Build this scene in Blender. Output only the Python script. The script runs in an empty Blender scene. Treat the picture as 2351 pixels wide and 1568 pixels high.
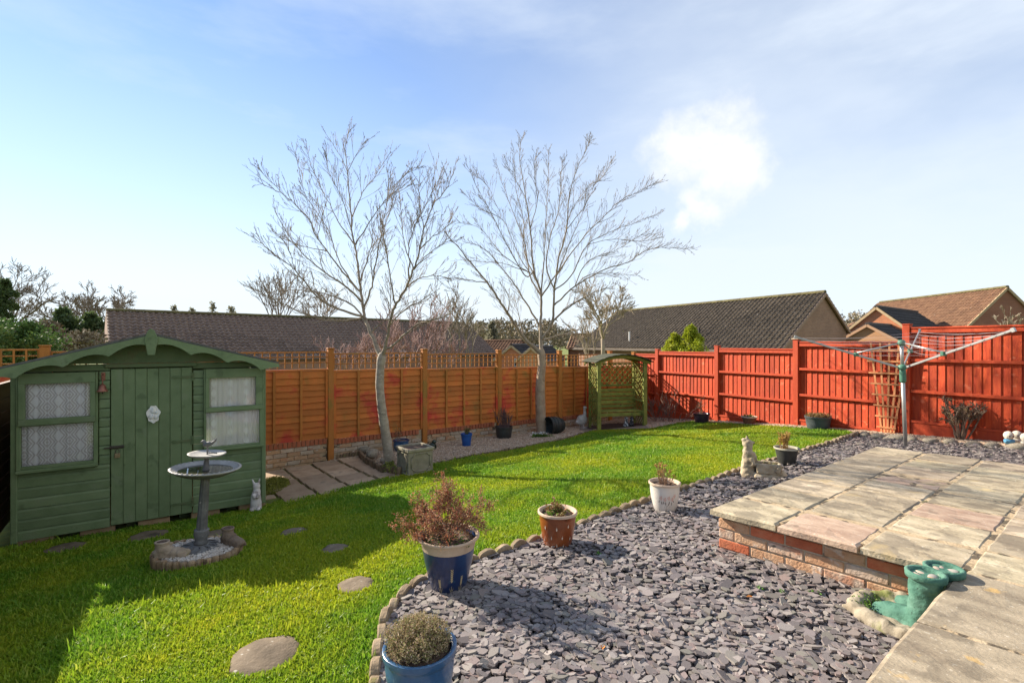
import bpy, bmesh, math, random
import numpy as np
from mathutils import Vector, Matrix
from mathutils.geometry import delaunay_2d_cdt
random.seed(7); rng = np.random.default_rng(7)
R = math.radians
SC = bpy.context.scene; COL = SC.collection
# ---------------------------------------------------------------- camera
F, CX, CY, CZ = 1110.0, 1175.5, 790.0, 2.0          # survey of the photograph: focal length and horizon on a 2351 px wide print
cam = bpy.data.cameras.new('camera'); co = bpy.data.objects.new('camera', cam); COL.objects.link(co)
co.location = (0, 0, CZ); co.rotation_euler = (R(90), 0, 0)
cam.sensor_width = 36; cam.lens = 36*F/2351; cam.shift_y = 6/2351; cam.clip_end = 3000; cam.clip_start = .05
SC.camera = co
# ---------------------------------------------------------------- light, sky, exposure
SUN = Vector((-.85, .53, .545)).normalized()
SUN_EL = math.asin(SUN.z); SUN_AZ = math.atan2(SUN.x, SUN.y)
sl = bpy.data.lights.new('sun', 'SUN'); sl.energy = 3.8; sl.angle = R(.55); sl.color = (1, .90, .76)
so = bpy.data.objects.new('sun', sl); COL.objects.link(so); so.location = (-20, 5, 20)
so.rotation_euler = (-SUN).to_track_quat('-Z', 'Y').to_euler()
wd = bpy.data.worlds.new('World'); SC.world = wd; wd.use_nodes = True
def build_world():
    nt = wd.node_tree; N = nt.nodes; L = nt.links; N.clear()
    out = N.new('ShaderNodeOutputWorld'); bg = N.new('ShaderNodeBackground'); bg.inputs[1].default_value = .15
    sky = N.new('ShaderNodeTexSky'); sky.sky_type = 'NISHITA'; sky.sun_disc = False
    sky.sun_elevation = SUN_EL; sky.sun_rotation = SUN_AZ; sky.air_density = 1.0; sky.dust_density = 0.; sky.ozone_density = 1.6
    tc = N.new('ShaderNodeTexCoord'); sep = N.new('ShaderNodeSeparateXYZ'); L.new(tc.outputs['Generated'], sep.inputs[0])
    def m(op, a, b=None, clamp=False):
        n = N.new('ShaderNodeMath'); n.operation = op; n.use_clamp = clamp
        for i, x in enumerate((a, b)):
            if x is None: continue
            if isinstance(x, (int, float)): n.inputs[i].default_value = x
            else: L.new(x, n.inputs[i])
        return n.outputs[0]
    def mr(x, a, b, c, d):
        n = N.new('ShaderNodeMapRange'); n.interpolation_type = 'SMOOTHSTEP'
        for i, v in enumerate((a, b, c, d)): n.inputs[i+1].default_value = v
        L.new(x, n.inputs[0]); return n.outputs[0]
    def noise(scale, detail, stretch, rough=.55, rot=0.):
        mp = N.new('ShaderNodeMapping'); mp.inputs['Scale'].default_value = stretch; mp.inputs['Rotation'].default_value = (0, rot, 0)
        L.new(tc.outputs['Generated'], mp.inputs[0])
        n = N.new('ShaderNodeTexNoise'); n.inputs['Scale'].default_value = scale; n.inputs['Detail'].default_value = detail; n.inputs['Roughness'].default_value = rough
        L.new(mp.outputs[0], n.inputs['Vector']); return n.outputs['Fac']
    z = m('MAXIMUM', sep.outputs['Z'], 0.)
    haze = m('POWER', m('SUBTRACT', 1., z), 3.1)                       # thin high haze thickening to the horizon
    cir = mr(noise(1.9, 8, (1., 1., 3.6), .58, .3), .40, .74, 0., .42)   # streaky thin cloud
    side = mr(sep.outputs['X'], -.45, .65, .05, .85)                     # the thin cloud sheet closes up to the east
    veil = m('MULTIPLY', side, mr(noise(1.1, 6, (1, 1, 2.2)), .25, .6, .45, 1.))
    cover = m('MAXIMUM', m('MULTIPLY', haze, 1.0), m('ADD', m('MULTIPLY', cir, .85), veil), True)
    cover = m('ADD', cover, m('MULTIPLY', haze, .25), True)
    # one fair weather cumulus
    nz = N.new('ShaderNodeTexNoise'); nz.inputs['Scale'].default_value = 7; nz.inputs['Detail'].default_value = 7; nz.inputs['Roughness'].default_value = .6
    L.new(tc.outputs['Generated'], nz.inputs['Vector'])
    cum = None
    for (u, v, r) in ((.37, .39, .060), (.43, .40, .060), (.475, .365, .052), (.425, .335, .056), (.39, .29, .044), (.35, .265, .032)):
        d = Vector((u, 1, v)).normalized()
        vm = N.new('ShaderNodeVectorMath'); vm.operation = 'DISTANCE'; L.new(tc.outputs['Generated'], vm.inputs[0]); vm.inputs[1].default_value = d
        dd = m('ADD', vm.outputs['Value'], m('MULTIPLY', m('SUBTRACT', nz.outputs['Fac'], .5), .24))
        k = mr(dd, 0., r*1.5, 1., 0.)
        cum = k if cum is None else m('MAXIMUM', cum, k)
    mix = N.new('ShaderNodeMixRGB'); L.new(m('MULTIPLY', cover, .93), mix.inputs[0]); 
    sat = N.new('ShaderNodeHueSaturation'); sat.inputs['Saturation'].default_value = 1.12; sat.inputs['Hue'].default_value = .507; sat.inputs['Value'].default_value = .46; L.new(sky.outputs[0], sat.inputs['Color'])
    L.new(sat.outputs[0], mix.inputs[1]); mix.inputs[2].default_value = (1.98, 2.18, 2.42, 1)
    mix2 = N.new('ShaderNodeMixRGB'); L.new(m('MULTIPLY', cum, mr(noise(16, 6, (1,1,1.3), .65), .25, .6, .55, .98)), mix2.inputs[0]); L.new(mix.outputs[0], mix2.inputs[1]); mix2.inputs[2].default_value = (2.4, 2.42, 2.45, 1)
    L.new(mix2.outputs[0], bg.inputs[0]); L.new(bg.outputs[0], out.inputs[0])
build_world()
SC.view_settings.view_transform = 'Standard'; SC.view_settings.look = 'None'; SC.view_settings.gamma = 1; SC.view_settings.exposure = 1.6
SC.view_settings.use_curve_mapping = False
SC.render.engine = 'CYCLES'; SC.cycles.max_bounces = 6; SC.cycles.transparent_max_bounces = 12; SC.cycles.sample_clamp_indirect = 6
# ---------------------------------------------------------------- survey helpers
def Wp(px, py, Y): return Vector(((px-CX)/F*Y, Y, CZ-(py-CY)/F*Y))
def Hp(px, py, z): return Wp(px, py, F*(CZ-z)/(py-CY))
def px_of(p): return (p[0]/p[1]*F+CX, (CZ-p[2])/p[1]*F+CY)
CTRL = [(1.5,3.65,.43),(.5,2.9,.41),(-.5,2.2,.40),(1.5,2.0,.44),(-.41,3.06,.385),(-5.18,5.,-.12),(-3.22,6.32,-.13),(-2.8,4.25,.12),(-3,2.5,.2),(-5,3,.05),
 (-3.4,9.04,-.17),(-4.24,8.41,-.21),(-3,6.8,-.14),(-2.2,8.,-.10),(-1.86,10.2,-.12),(1.21,12.5,-.2),(2.7,11.6,-.07),(3.63,14.35,-.15),(4.09,13.54,-.08),(5.05,11.87,.1),(6,10.19,.27),
 (6.97,8.52,.39),(7.7,7.26,.48),(1,7,.17),(4.4,6.4,.42),(5.9,8,.4),(7.6,6.6,.52),(-7,6,-.1),(3,1,.45),(-3,.5,.3)]
def _tps(P):
    P = np.array(P); n = len(P); d = np.linalg.norm(P[:, None, :2]-P[None, :, :2], axis=2)
    K = np.where(d > 0, d*d*np.log(d+1e-9), 0)+np.eye(n)*.35
    Q = np.c_[np.ones(n), P[:, :2]]; A = np.block([[K, Q], [Q.T, np.zeros((3, 3))]])
    return P, np.linalg.solve(A, np.r_[P[:, 2], 0, 0, 0])
_P, _w = _tps(CTRL)
def terr(x, y):
    x = np.atleast_1d(np.asarray(x, float)); y = np.atleast_1d(np.asarray(y, float)); sh = x.shape; x = x.ravel(); y = y.ravel()
    cx = np.clip(x, -7.2, 8.6); cy = np.clip(y, .4, 14.6)
    out = np.empty(len(x))
    for s in range(0, len(x), 100000):
        sl_ = slice(s, s+100000)
        d = np.hypot(cx[sl_, None]-_P[None, :, 0], cy[sl_, None]-_P[None, :, 1])
        out[sl_] = (np.where(d > 0, d*d*np.log(d+1e-9), 0)@_w[:len(_P)])+_w[-3]+_w[-2]*cx[sl_]+_w[-1]*cy[sl_]
    far = np.hypot(x-cx, y-cy); t = np.clip(far/8, 0, 1)
    return (out*(1-t)+(-1.2)*t).reshape(sh)
def T(x, y): return float(terr(x, y)[0])
def G(px, py):
    z = .2
    for _ in range(40):
        p = Hp(px, py, z); z = .5*z+.5*T(p.x, p.y)
    return Hp(px, py, z)
# ---------------------------------------------------------------- materials
MATS = {}
def _ramp(N, cols, pos=None):
    r = N.new('ShaderNodeValToRGB'); e = r.color_ramp.elements; n = len(cols)
    pos = pos or [.28+.44*i/max(1, n-1) for i in range(n)]
    e[0].position = pos[0]; e[0].color = (*cols[0], 1); e[1].position = pos[-1]; e[1].color = (*cols[-1], 1)
    for i in range(1, n-1):
        k = e.new(pos[i]); k.color = (*cols[i], 1)
    return r
def mat(name, cols, scale=6, rough=.8, bump=.25, bscale=60, rnd=.1, hue=0., stretch=(1,1,1), spec=.35, detail=6, specks=(), metal=0, attr=None, transl=0, coat=0, bdist=.01, pos=None, world=False):
    """procedural material: noise ramp, per-object variation, optional layers of specks (colour, scale, threshold, amount)"""
    if name in MATS: return MATS[name]
    m = bpy.data.materials.new(name); MATS[name] = m; m.use_nodes = True; nt = m.node_tree; N = nt.nodes; L = nt.links
    b = N['Principled BSDF']; o = N['Material Output']
    tc = N.new('ShaderNodeTexCoord'); oi = N.new('ShaderNodeObjectInfo')
    add = N.new('ShaderNodeVectorMath'); add.operation = 'ADD'; mul = N.new('ShaderNodeVectorMath'); mul.operation = 'SCALE'; mul.inputs[0].default_value = (31, 17, 23)
    L.new(oi.outputs['Random'], mul.inputs['Scale']); L.new(tc.outputs['Object'], add.inputs[0]); L.new(mul.outputs[0], add.inputs[1])
    if world: ge = N.new('ShaderNodeNewGeometry'); L.new(ge.outputs['Position'], add.inputs[0]); mul.inputs[0].default_value = (0,0,0)
    mp = N.new('ShaderNodeMapping'); mp.inputs['Scale'].default_value = stretch; L.new(add.outputs[0], mp.inputs[0])
    nz = N.new('ShaderNodeTexNoise'); nz.inputs['Scale'].default_value = scale; nz.inputs['Detail'].default_value = detail; nz.inputs['Roughness'].default_value = .62
    L.new(mp.outputs[0], nz.inputs['Vector']); rp = _ramp(N, cols, pos)
    if attr:
        at = N.new('ShaderNodeAttribute'); at.attribute_name = attr; rp = _ramp(N, cols, pos or [i/max(1, len(cols)-1) for i in range(len(cols))]); L.new(at.outputs['Fac'], rp.inputs[0])
    else: L.new(nz.outputs['Fac'], rp.inputs[0])
    col = rp.outputs[0]
    for (c, s, th, amt) in specks:
        n2 = N.new('ShaderNodeTexNoise'); n2.inputs['Scale'].default_value = s; n2.inputs['Detail'].default_value = 4; L.new(add.outputs[0], n2.inputs['Vector'])
        mr = N.new('ShaderNodeMapRange'); mr.inputs[1].default_value = th; mr.inputs[2].default_value = th+.06; mr.inputs[4].default_value = amt; L.new(n2.outputs['Fac'], mr.inputs[0])
        mx = N.new('ShaderNodeMixRGB'); L.new(mr.outputs[0], mx.inputs[0]); L.new(col, mx.inputs[1]); mx.inputs[2].default_value = (*c, 1); col = mx.outputs[0]
    if rnd or hue:
        hs = N.new('ShaderNodeHueSaturation'); mr = N.new('ShaderNodeMapRange'); mr.inputs[3].default_value = 1-rnd; mr.inputs[4].default_value = 1+rnd
        L.new(oi.outputs['Random'], mr.inputs[0]); L.new(mr.outputs[0], hs.inputs['Value'])
        if hue:
            mh = N.new('ShaderNodeMapRange'); mh.inputs[3].default_value = .5-hue; mh.inputs[4].default_value = .5+hue
            fr = N.new('ShaderNodeMath'); fr.operation = 'FRACT'; mm = N.new('ShaderNodeMath'); mm.operation = 'MULTIPLY'; mm.inputs[1].default_value = 7.31
            L.new(oi.outputs['Random'], mm.inputs[0]); L.new(mm.outputs[0], fr.inputs[0]); L.new(fr.outputs[0], mh.inputs[0]); L.new(mh.outputs[0], hs.inputs['Hue'])
        L.new(col, hs.inputs['Color']); col = hs.outputs[0]
    L.new(col, b.inputs['Base Color']); b.inputs['Roughness'].default_value = rough; b.inputs['Metallic'].default_value = metal
    b.inputs['Specular IOR Level'].default_value = spec
    if coat: b.inputs['Coat Weight'].default_value = coat; b.inputs['Coat Roughness'].default_value = .12
    if bump:
        n3 = N.new('ShaderNodeTexNoise'); n3.inputs['Scale'].default_value = bscale; n3.inputs['Detail'].default_value = 5; L.new(mp.outputs[0], n3.inputs['Vector'])
        bp = N.new('ShaderNodeBump'); bp.inputs['Strength'].default_value = bump; bp.inputs['Distance'].default_value = bdist
        L.new(n3.outputs['Fac'], bp.inputs['Height']); L.new(bp.outputs[0], b.inputs['Normal'])
    if transl:
        tr = N.new('ShaderNodeBsdfTranslucent'); ms = N.new('ShaderNodeMixShader'); ms.inputs[0].default_value = transl
        L.new(col, tr.inputs[0]); L.new(b.outputs[0], ms.inputs[1]); L.new(tr.outputs[0], ms.inputs[2]); L.new(ms.outputs[0], o.inputs[0])
    return m
# ---------------------------------------------------------------- mesh helpers
class MB:
    def __init__(s): s.v = []; s.f = []
    def add(s, vs, fs):
        k = len(s.v); s.v += [tuple(x) for x in vs]; s.f += [tuple(i+k for i in f) for f in fs]; return s
    def box(s, c, size, M=None):
        x, y, z = size[0]/2, size[1]/2, size[2]/2; c = Vector(c)
        vs = [Vector((a*x, b*y, d*z)) for d in (-1, 1) for b in (-1, 1) for a in (-1, 1)]
        vs = [(M@v if M else v)+c for v in vs]
        return s.add(vs, [(0,2,3,1),(4,5,7,6),(0,1,5,4),(2,6,7,3),(0,4,6,2),(1,3,7,5)])
    def beam(s, p, q, w, h, up=(0,0,1)):
        p, q = Vector(p), Vector(q); d = q-p; x = d.normalized(); y = Vector(up).cross(x)
        if y.length < 1e-5: y = Vector((0,1,0)).cross(x)
        y.normalize(); z = x.cross(y); M = Matrix((x, y, z)).transposed()
        return s.box((p+q)/2, (d.length, w, h), M)
    def tube(s, pts, rad, n=6, cap=True):
        pts = [Vector(p) for p in pts]; k = len(pts)
        if not hasattr(rad, '__len__'): rad = [rad]*k
        up = None; vs = []; fs = []
        for i, p in enumerate(pts):
            d = (pts[min(i+1, k-1)]-pts[max(i-1, 0)])
            d = d.normalized() if d.length > 1e-9 else Vector((0,0,1))
            if up is None: up = d.orthogonal().normalized()
            else:
                up = up-d*up.dot(d); up = up.normalized() if up.length > 1e-6 else d.orthogonal().normalized()
            w = d.cross(up)
            for j in range(n):
                a = 2*math.pi*j/n; vs.append(p+(up*math.cos(a)+w*math.sin(a))*rad[i])
        for i in range(k-1):
            for j in range(n):
                a = i*n+j; b = i*n+(j+1) % n; fs.append((a, b, b+n, a+n))
        if cap: fs.append(tuple(range(n-1, -1, -1))); fs.append(tuple((k-1)*n+j for j in range(n)))
        return s.add(vs, fs)
    def lathe(s, prof, n=32, c=(0,0,0), cap=True, sx=1, sy=1, fn=None):
        vs = []; fs = []; k = len(prof); c = Vector(c)
        for i, (r, z) in enumerate(prof):
            for j in range(n):
                a = 2*math.pi*j/n; rr = r*(fn(a, i) if fn else 1); vs.append(c+Vector((rr*math.cos(a)*sx, rr*math.sin(a)*sy, z)))
        for i in range(k-1):
            for j in range(n):
                a = i*n+j; b = i*n+(j+1) % n; fs.append((a, b, b+n, a+n))
        if cap: fs.append(tuple(range(n-1, -1, -1)))
        if cap is True: fs.append(tuple((k-1)*n+j for j in range(n)))
        return s.add(vs, fs)
    def prism(s, poly, a, b, axis='x'):
        """poly in the plane across axis, extruded from a to b"""
        n = len(poly); mk = {'x': lambda t, p: (t, p[0], p[1]), 'y': lambda t, p: (p[0], t, p[1]), 'z': lambda t, p: (p[0], p[1], t)}[axis]
        vs = [mk(a, p) for p in poly]+[mk(b, p) for p in poly]
        fs = [tuple(range(n-1, -1, -1)), tuple(range(n, 2*n))]+[(i, (i+1) % n, n+(i+1) % n, n+i) for i in range(n)]
        return s.add(vs, fs)
    def ell(s, c, r, M=None, seg=12, rings=8):
        c = Vector(c); vs = []; fs = []
        if not hasattr(r, '__len__'): r = (r, r, r)
        for i in range(1, rings):
            t = math.pi*i/rings
            for j in range(seg):
                a = 2*math.pi*j/seg; v = Vector((math.sin(t)*math.cos(a)*r[0], math.sin(t)*math.sin(a)*r[1], math.cos(t)*r[2])); vs.append(c+(M@v if M else v))
        for i in range(rings-2):
            for j in range(seg):
                a = i*seg+j; b = i*seg+(j+1) % seg; fs.append((a, a+seg, b+seg, b))
        t = Vector((0, 0, r[2])); vs.append(c+(M@t if M else t)); vs.append(c-(M@t if M else t)); k = len(vs)
        for j in range(seg): fs.append((k-2, j, (j+1) % seg)); fs.append((k-1, (rings-2)*seg+(j+1) % seg, (rings-2)*seg+j))
        return s.add(vs, fs)
    def mesh(s, name, m=None, smooth=False, bevel=0, fix=False, segs=1):
        me = bpy.data.meshes.new(name); me.from_pydata(s.v, [], s.f)
        if bevel or fix:
            bm = bmesh.new(); bm.from_mesh(me)
            if fix: bmesh.ops.recalc_face_normals(bm, faces=bm.faces)
            if bevel: bmesh.ops.bevel(bm, geom=bm.edges[:], offset=bevel, segments=segs, affect='EDGES', clamp_overlap=True)
            bm.to_mesh(me); bm.free()
        if smooth: me.polygons.foreach_set('use_smooth', [True]*len(me.polygons))
        if m: me.materials.append(m)
        return me
    def build(s, name, m, parent=None, smooth=False, bevel=0, fix=False, segs=1): return obj(name, s.mesh(name, m, smooth, bevel, fix, segs), parent)
def obj(name, me, parent=None, loc=None, rot=None):
    o = bpy.data.objects.new(name, me); COL.objects.link(o)
    if parent: o.parent = parent
    if loc is not None: o.location = loc
    if rot is not None: o.rotation_euler = rot
    return o
def tag(o, label, cat=None, group=None, kind=None):
    o['label'] = label
    if cat: o['category'] = cat
    if group: o['group'] = group
    if kind: o['kind'] = kind
    return o
def thing(name, label, cat, loc=(0,0,0), rz=0, group=None, kind=None):
    o = bpy.data.objects.new(name, None); COL.objects.link(o); o.empty_display_size = .1
    o.location = loc; o.rotation_euler = (0, 0, rz); return tag(o, label, cat, group, kind)
def smooth_angle(o, deg=40):
    me = o.data; me.polygons.foreach_set('use_smooth', [True]*len(me.polygons)); me.set_sharp_from_angle(angle=R(deg)); return o
def np_mesh(name, v, f, m, attrs=None, smooth=False):
    v = np.asarray(v, np.float32); f = np.asarray(f, np.int32); k = f.shape[1]
    me = bpy.data.meshes.new(name); me.vertices.add(len(v)); me.vertices.foreach_set('co', v.ravel())
    me.loops.add(f.size); me.loops.foreach_set('vertex_index', f.ravel()); me.polygons.add(len(f))
    me.polygons.foreach_set('loop_start', np.arange(0, f.size, k, dtype=np.int32)); me.polygons.foreach_set('loop_total', np.full(len(f), k, np.int32))
    for a, d in (attrs or {}).items():
        at = me.attributes.new(a, 'FLOAT', 'POINT'); at.data.foreach_set('value', np.asarray(d, np.float32))
    me.update(calc_edges=True); me.validate(); me.materials.append(m)
    me.polygons.foreach_set('use_smooth', np.full(len(f), smooth))
    return me
_bc = {}
def bx(name, m, parent, c, size, rot=None, bevel=0):
    """one plain box part; alike sizes share their mesh data"""
    k = (tuple(round(x, 3) for x in size), m.name, bevel)
    if k not in _bc: _bc[k] = MB().box((0,0,0), size).mesh(name, m, bevel=bevel)
    return obj(name, _bc[k], parent, c, rot)
def sculpt(mb, name, m, parent=None, voxel=.01, it=4, noise=0., nscale=8.):
    """fuse overlapping shapes into one continuous surface"""
    me = mb.mesh(name+'_raw'); o = bpy.data.objects.new(name+'_raw', me); COL.objects.link(o)
    r = o.modifiers.new('r', 'REMESH'); r.mode = 'VOXEL'; r.voxel_size = voxel
    s = o.modifiers.new('s', 'SMOOTH'); s.iterations = it; s.factor = .5
    dg = bpy.context.evaluated_depsgraph_get(); me2 = bpy.data.meshes.new_from_object(o.evaluated_get(dg))
    bpy.data.objects.remove(o); bpy.data.meshes.remove(me)
    if noise:
        from mathutils import noise as mn
        for v in me2.vertices: v.co += v.normal*noise*mn.noise(v.co*nscale)
    me2.name = name; me2.materials.clear(); me2.materials.append(m); me2.polygons.foreach_set('use_smooth', [True]*len(me2.polygons))
    return obj(name, me2, parent)
def inpoly(P, poly):
    x, y = P[:, 0], P[:, 1]; ins = np.zeros(len(P), bool); n = len(poly); j = n-1
    for i in range(n):
        xi, yi = poly[i][:2]; xj, yj = poly[j][:2]
        c = ((yi > y) != (yj > y)) & (x < (xj-xi)*(y-yi)/((yj-yi) or 1e-12)+xi); ins ^= c; j = i
    return ins
def sample_poly(poly, n, dens=None):
    """random points in a polygon; dens(x, y) in 0..1 thins them"""
    a = np.array([p[:2] for p in poly]); lo, hi = a.min(0), a.max(0); out = []; tot = 0
    while tot < n:
        p = rng.uniform(lo, hi, (max(n, 20000), 2)); p = p[inpoly(p, a)]
        if dens is not None: p = p[rng.random(len(p)) < dens(p[:, 0], p[:, 1])]
        if len(p) == 0: continue
        out.append(p); tot += len(p)
    return np.concatenate(out)[:n]
def sheet(name, poly, m, dz=.012, step=.2, parent=None, zf=None):
    """a ground sheet over a polygon, following the terrain"""
    pts = []; n = len(poly)
    for i in range(n):
        a, b = Vector(poly[i][:2]), Vector(poly[(i+1) % n][:2]); k = max(1, int((b-a).length/step))
        pts += [a.lerp(b, t/k) for t in range(k)]
    e = [(i, (i+1) % len(pts)) for i in range(len(pts))]; arr = np.array([p[:] for p in pts]); lo, hi = arr.min(0), arr.max(0)
    g = np.stack(np.meshgrid(np.arange(lo[0], hi[0], step), np.arange(lo[1], hi[1], step)), -1).reshape(-1, 2); g = g+rng.uniform(-.02, .02, g.shape)
    g = g[inpoly(g, arr)]
    vs, _, fs, *_ = delaunay_2d_cdt(pts+[Vector(q) for q in g], e, [], 1, 1e-4)
    zz = (zf or terr)(np.array([v.x for v in vs]), np.array([v.y for v in vs]))+dz
    mb = MB(); mb.add([(v.x, v.y, z) for v, z in zip(vs, zz)], [tuple(f) for f in fs])
    me = mb.mesh(name, m, smooth=True)
    for p in me.polygons:
        if p.normal.z < 0: me.flip_normals(); break
    return obj(name, me, parent)
# ================================================================ SETTING
E1 = Vector((.7975, .6033)).normalized(); NF = Vector((E1.y, -E1.x))           # along the back fence, and from it into the garden
PA = Vector((1.5, 3.65)); E2 = Vector((.684, -.7295)).normalized(); ZP = .77     # patio corner, its front edge, its level
FO = Vector((-3.40, 9.04))                                                       # a post of the back fence
RO = Vector((4.09, 13.54)); RD = Vector((.497, -.868)).normalized(); RN = Vector((RD.y, -RD.x))*1.0   # red fence start, direction, normal
if RN.x > 0: RN = -RN
M_soil = mat('soil', [(.05,.032,.02),(.09,.06,.04),(.13,.09,.06)], 9, .95, .6, 30)
M_turf = mat('turf', [(.07,.085,.02),(.13,.16,.024),(.24,.24,.035)], 3, .95, .7, 60, rnd=0)
M_slatebed = mat('slate_dust', [(.07,.062,.06),(.12,.105,.10)], 20, .95, .5, 80)
M_gravbed = mat('gravel_bed', [(.20,.155,.115),(.34,.27,.20)], 40, .95, .5, 90)
# ground: one sheet out to the horizon
def axis(lo, hi, step, far):
    a = list(np.arange(lo, hi+1e-6, step)); d = step
    while a[-1] < far: d *= 1.5; a.append(a[-1]+d)
    d = step
    while a[0] > -far: d *= 1.5; a.insert(0, a[0]-d)
    return np.array(a)
xs = axis(-8, 9.2, .2, 900); ys = axis(0, 15.2, .2, 900); XX, YY = np.meshgrid(xs, ys)
ZZ = terr(XX, YY); nx, ny = len(xs), len(ys)
ii = np.arange((ny-1)*(nx-1)); r_, c_ = ii//(nx-1), ii % (nx-1); q = r_*nx+c_
go = obj('ground', np_mesh('ground', np.stack([XX, YY, ZZ], -1).reshape(-1, 3), np.stack([q, q+1, q+nx+1, q+nx], -1), M_turf, smooth=True))
tag(go, 'mossy green ground under the lawn and beyond the fences', 'ground', kind='structure')
# outlines on the ground, taken from the photograph
g = lambda pts: [G(*p) for p in pts]
EDGE = g([(850,1720),(856,1600),(866,1520),(880,1450),(905,1395),(940,1362),(985,1335),(1100,1293),(1225,1252),(1320,1215),(1400,1187),(1480,1160),(1560,1133),(1690,1090),(1810,1050),(1900,1024),(1975,1000)])
BORDER = g([(985,1072),(1050,1056),(1120,1043),(1200,1030),(1270,1016),(1320,1003),(1352,993),(1372,989)])
BACK = g([(1490,986),(1540,976),(1590,969),(1640,972),(1720,977),(1830,984),(1940,990),(1975,1000)])
LAWN = g([(-500,1720),(-500,1330),(0,1262),(60,1252),(600,1166),(640,1150),(700,1142),(800,1120),(890,1099),(915,1096)])+BORDER+BACK+EDGE[::-1][1:]
ROCKL = g([(1985,1003),(2060,1012),(2150,1018),(2250,1026),(2340,1034),(2450,1044)])
ROCK0, ROCK1, ROCK2 = ROCKL[1], ROCKL[3], ROCKL[5]
def pat(a, b): p = PA+E1*a+E2*b; return Vector((p.x, p.y, 0))
SLATE = EDGE+[Vector((6.35, 8.35, 0)), ROCK0, ROCK1, ROCK2, pat(3.55,5.4), pat(3.55,.03), pat(.04,.03), pat(.04,1.43), pat(-4.2,1.43), Vector((-1.2, .9, 0))]
so_ = tag(sheet('slate_bed', SLATE, M_slatebed, .010), 'dark dust bed under the purple slate chippings', 'slate bed', kind='structure')
wallp = lambda s, d: Vector((*(FO+E1*s+NF*d), 0))
GRAV = [wallp(-.1,.1), wallp(8.7,.1), Vector((3.75,13.9,0)), G(1500,984)]+[G(1490,984), G(1372,987)]+BORDER[::-1]+[G(915,1094), G(880,1086), G(828,1052), G(815,1056)]
tag(sheet('gravel_border', GRAV, M_gravbed, .014), 'pale gravel border along the foot of the orange fence', 'gravel border', kind='structure')
redp = lambda t, d: Vector((*(RO+RD*t+RN*d), 0))
GRAV2 = [redp(-.7,.03), redp(1.9,.03), redp(3.8,.03), redp(5.8,.03), redp(7.6,.03), redp(9.5,.03)]+ROCKL[::-1]+BACK[::-1]
tag(sheet('gravel_strip', GRAV2, M_gravbed, .016), 'pale gravel strip along the foot of the red fence', 'gravel strip', kind='structure')
# ---------------------------------------------------------------- slate chippings
def chips(poly, n, dens, rmin, rmax, th, tilt, lift, zf=None, sides=6, elong=(1.0, 2.0)):
    p = sample_poly(poly, n, dens); z = (zf or terr)(p[:, 0], p[:, 1])+.012
    r = rng.uniform(rmin, rmax, n)*rng.choice([.6,.8,1,1.3,1.75], n, p=[.25,.3,.28,.13,.04]); el = rng.uniform(*elong, n)
    ang = np.sort(rng.random((n, sides))*.75+np.arange(sides), axis=1)*2*np.pi/sides
    rad = rng.uniform(.72, 1.1, (n, sides))*r[:, None]
    lx, ly = rad*np.cos(ang)*el[:, None]**.5, rad*np.sin(ang)/el[:, None]**.5
    t = rng.uniform(*th, n); top = np.stack([lx*.97, ly*.97, np.repeat(t[:, None], sides, 1)], -1); bot = np.stack([lx, ly, np.zeros_like(lx)], -1)
    v = np.concatenate([bot, top], 1)
    a = rng.random(n)*2*np.pi; tl = np.abs(rng.normal(0, tilt, n)); az = rng.random(n)*2*np.pi
    ca, sa = np.cos(a)[:, None], np.sin(a)[:, None]; x, y = v[..., 0]*ca-v[..., 1]*sa, v[..., 0]*sa+v[..., 1]*ca
    ux, uy = np.cos(az)[:, None], np.sin(az)[:, None]; s, c = np.sin(tl)[:, None], np.cos(tl)[:, None]
    al = x*ux+y*uy; pe = -x*uy+y*ux; al2 = al*c+v[..., 2]*s; zz = -al*s+v[..., 2]*c
    zo = rng.random(n)*lift
    X = al2*ux-pe*uy+p[:, 0:1]; Y = al2*uy+pe*ux+p[:, 1:2]; Z = zz+(z+zo)[:, None]
    V = np.stack([X, Y, Z], -1).reshape(-1, 3); k = 2*sides; base = (np.arange(n)*k)[:, None, None]
    fs = [[sides+i, sides+(i+1) % sides, 0] for i in range(sides)]
    tri = [[sides, sides+i, sides+i+1] for i in range(1, sides-1)]
    for i in range(sides): j = (i+1) % sides; tri += [[i, j, sides+j], [i, sides+j, sides+i]]
    Fc = (np.array(tri)[None]+base).reshape(-1, 3); rn = np.repeat(rng.random(n), k)
    return V, Fc, rn
near = lambda x, y: np.clip(9.0/(x*x+y*y), .10, 1)
M_slate = mat('slate', [(.095,.079,.074),(.145,.123,.116),(.20,.17,.157),(.165,.138,.135),(.26,.225,.20),(.155,.143,.118),(.205,.152,.138),(.19,.162,.152),(.30,.265,.24)], attr='rnd', rough=.62, bump=.3, bscale=90, rnd=0, spec=.4, bdist=.004)
V, Fc, rn = chips(SLATE, 27000, near, .0195, .031, (.005,.011), .21, .032, sides=7, elong=(1.05,2.2))
tag(obj('slate_chippings', np_mesh('slate_chippings', V, Fc, M_slate, {'rnd': rn})), 'purple grey slate chippings covering the bed between lawn and raised patio', 'slate chippings', kind='stuff')
M_grav = mat('gravel', [(.34,.23,.145),(.48,.355,.235),(.40,.275,.185),(.60,.48,.35),(.30,.215,.15),(.54,.37,.235)], attr='rnd', rough=.8, bump=0, rnd=0)
noarb = lambda x, y: np.where((np.hypot(x-2.62, y-12.0) < .95), 0., 1.)
V, Fc, rn = chips(GRAV, 22000, noarb, .008, .016, (.010,.018), .4, .012, sides=5, elong=(1,1.5))
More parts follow.
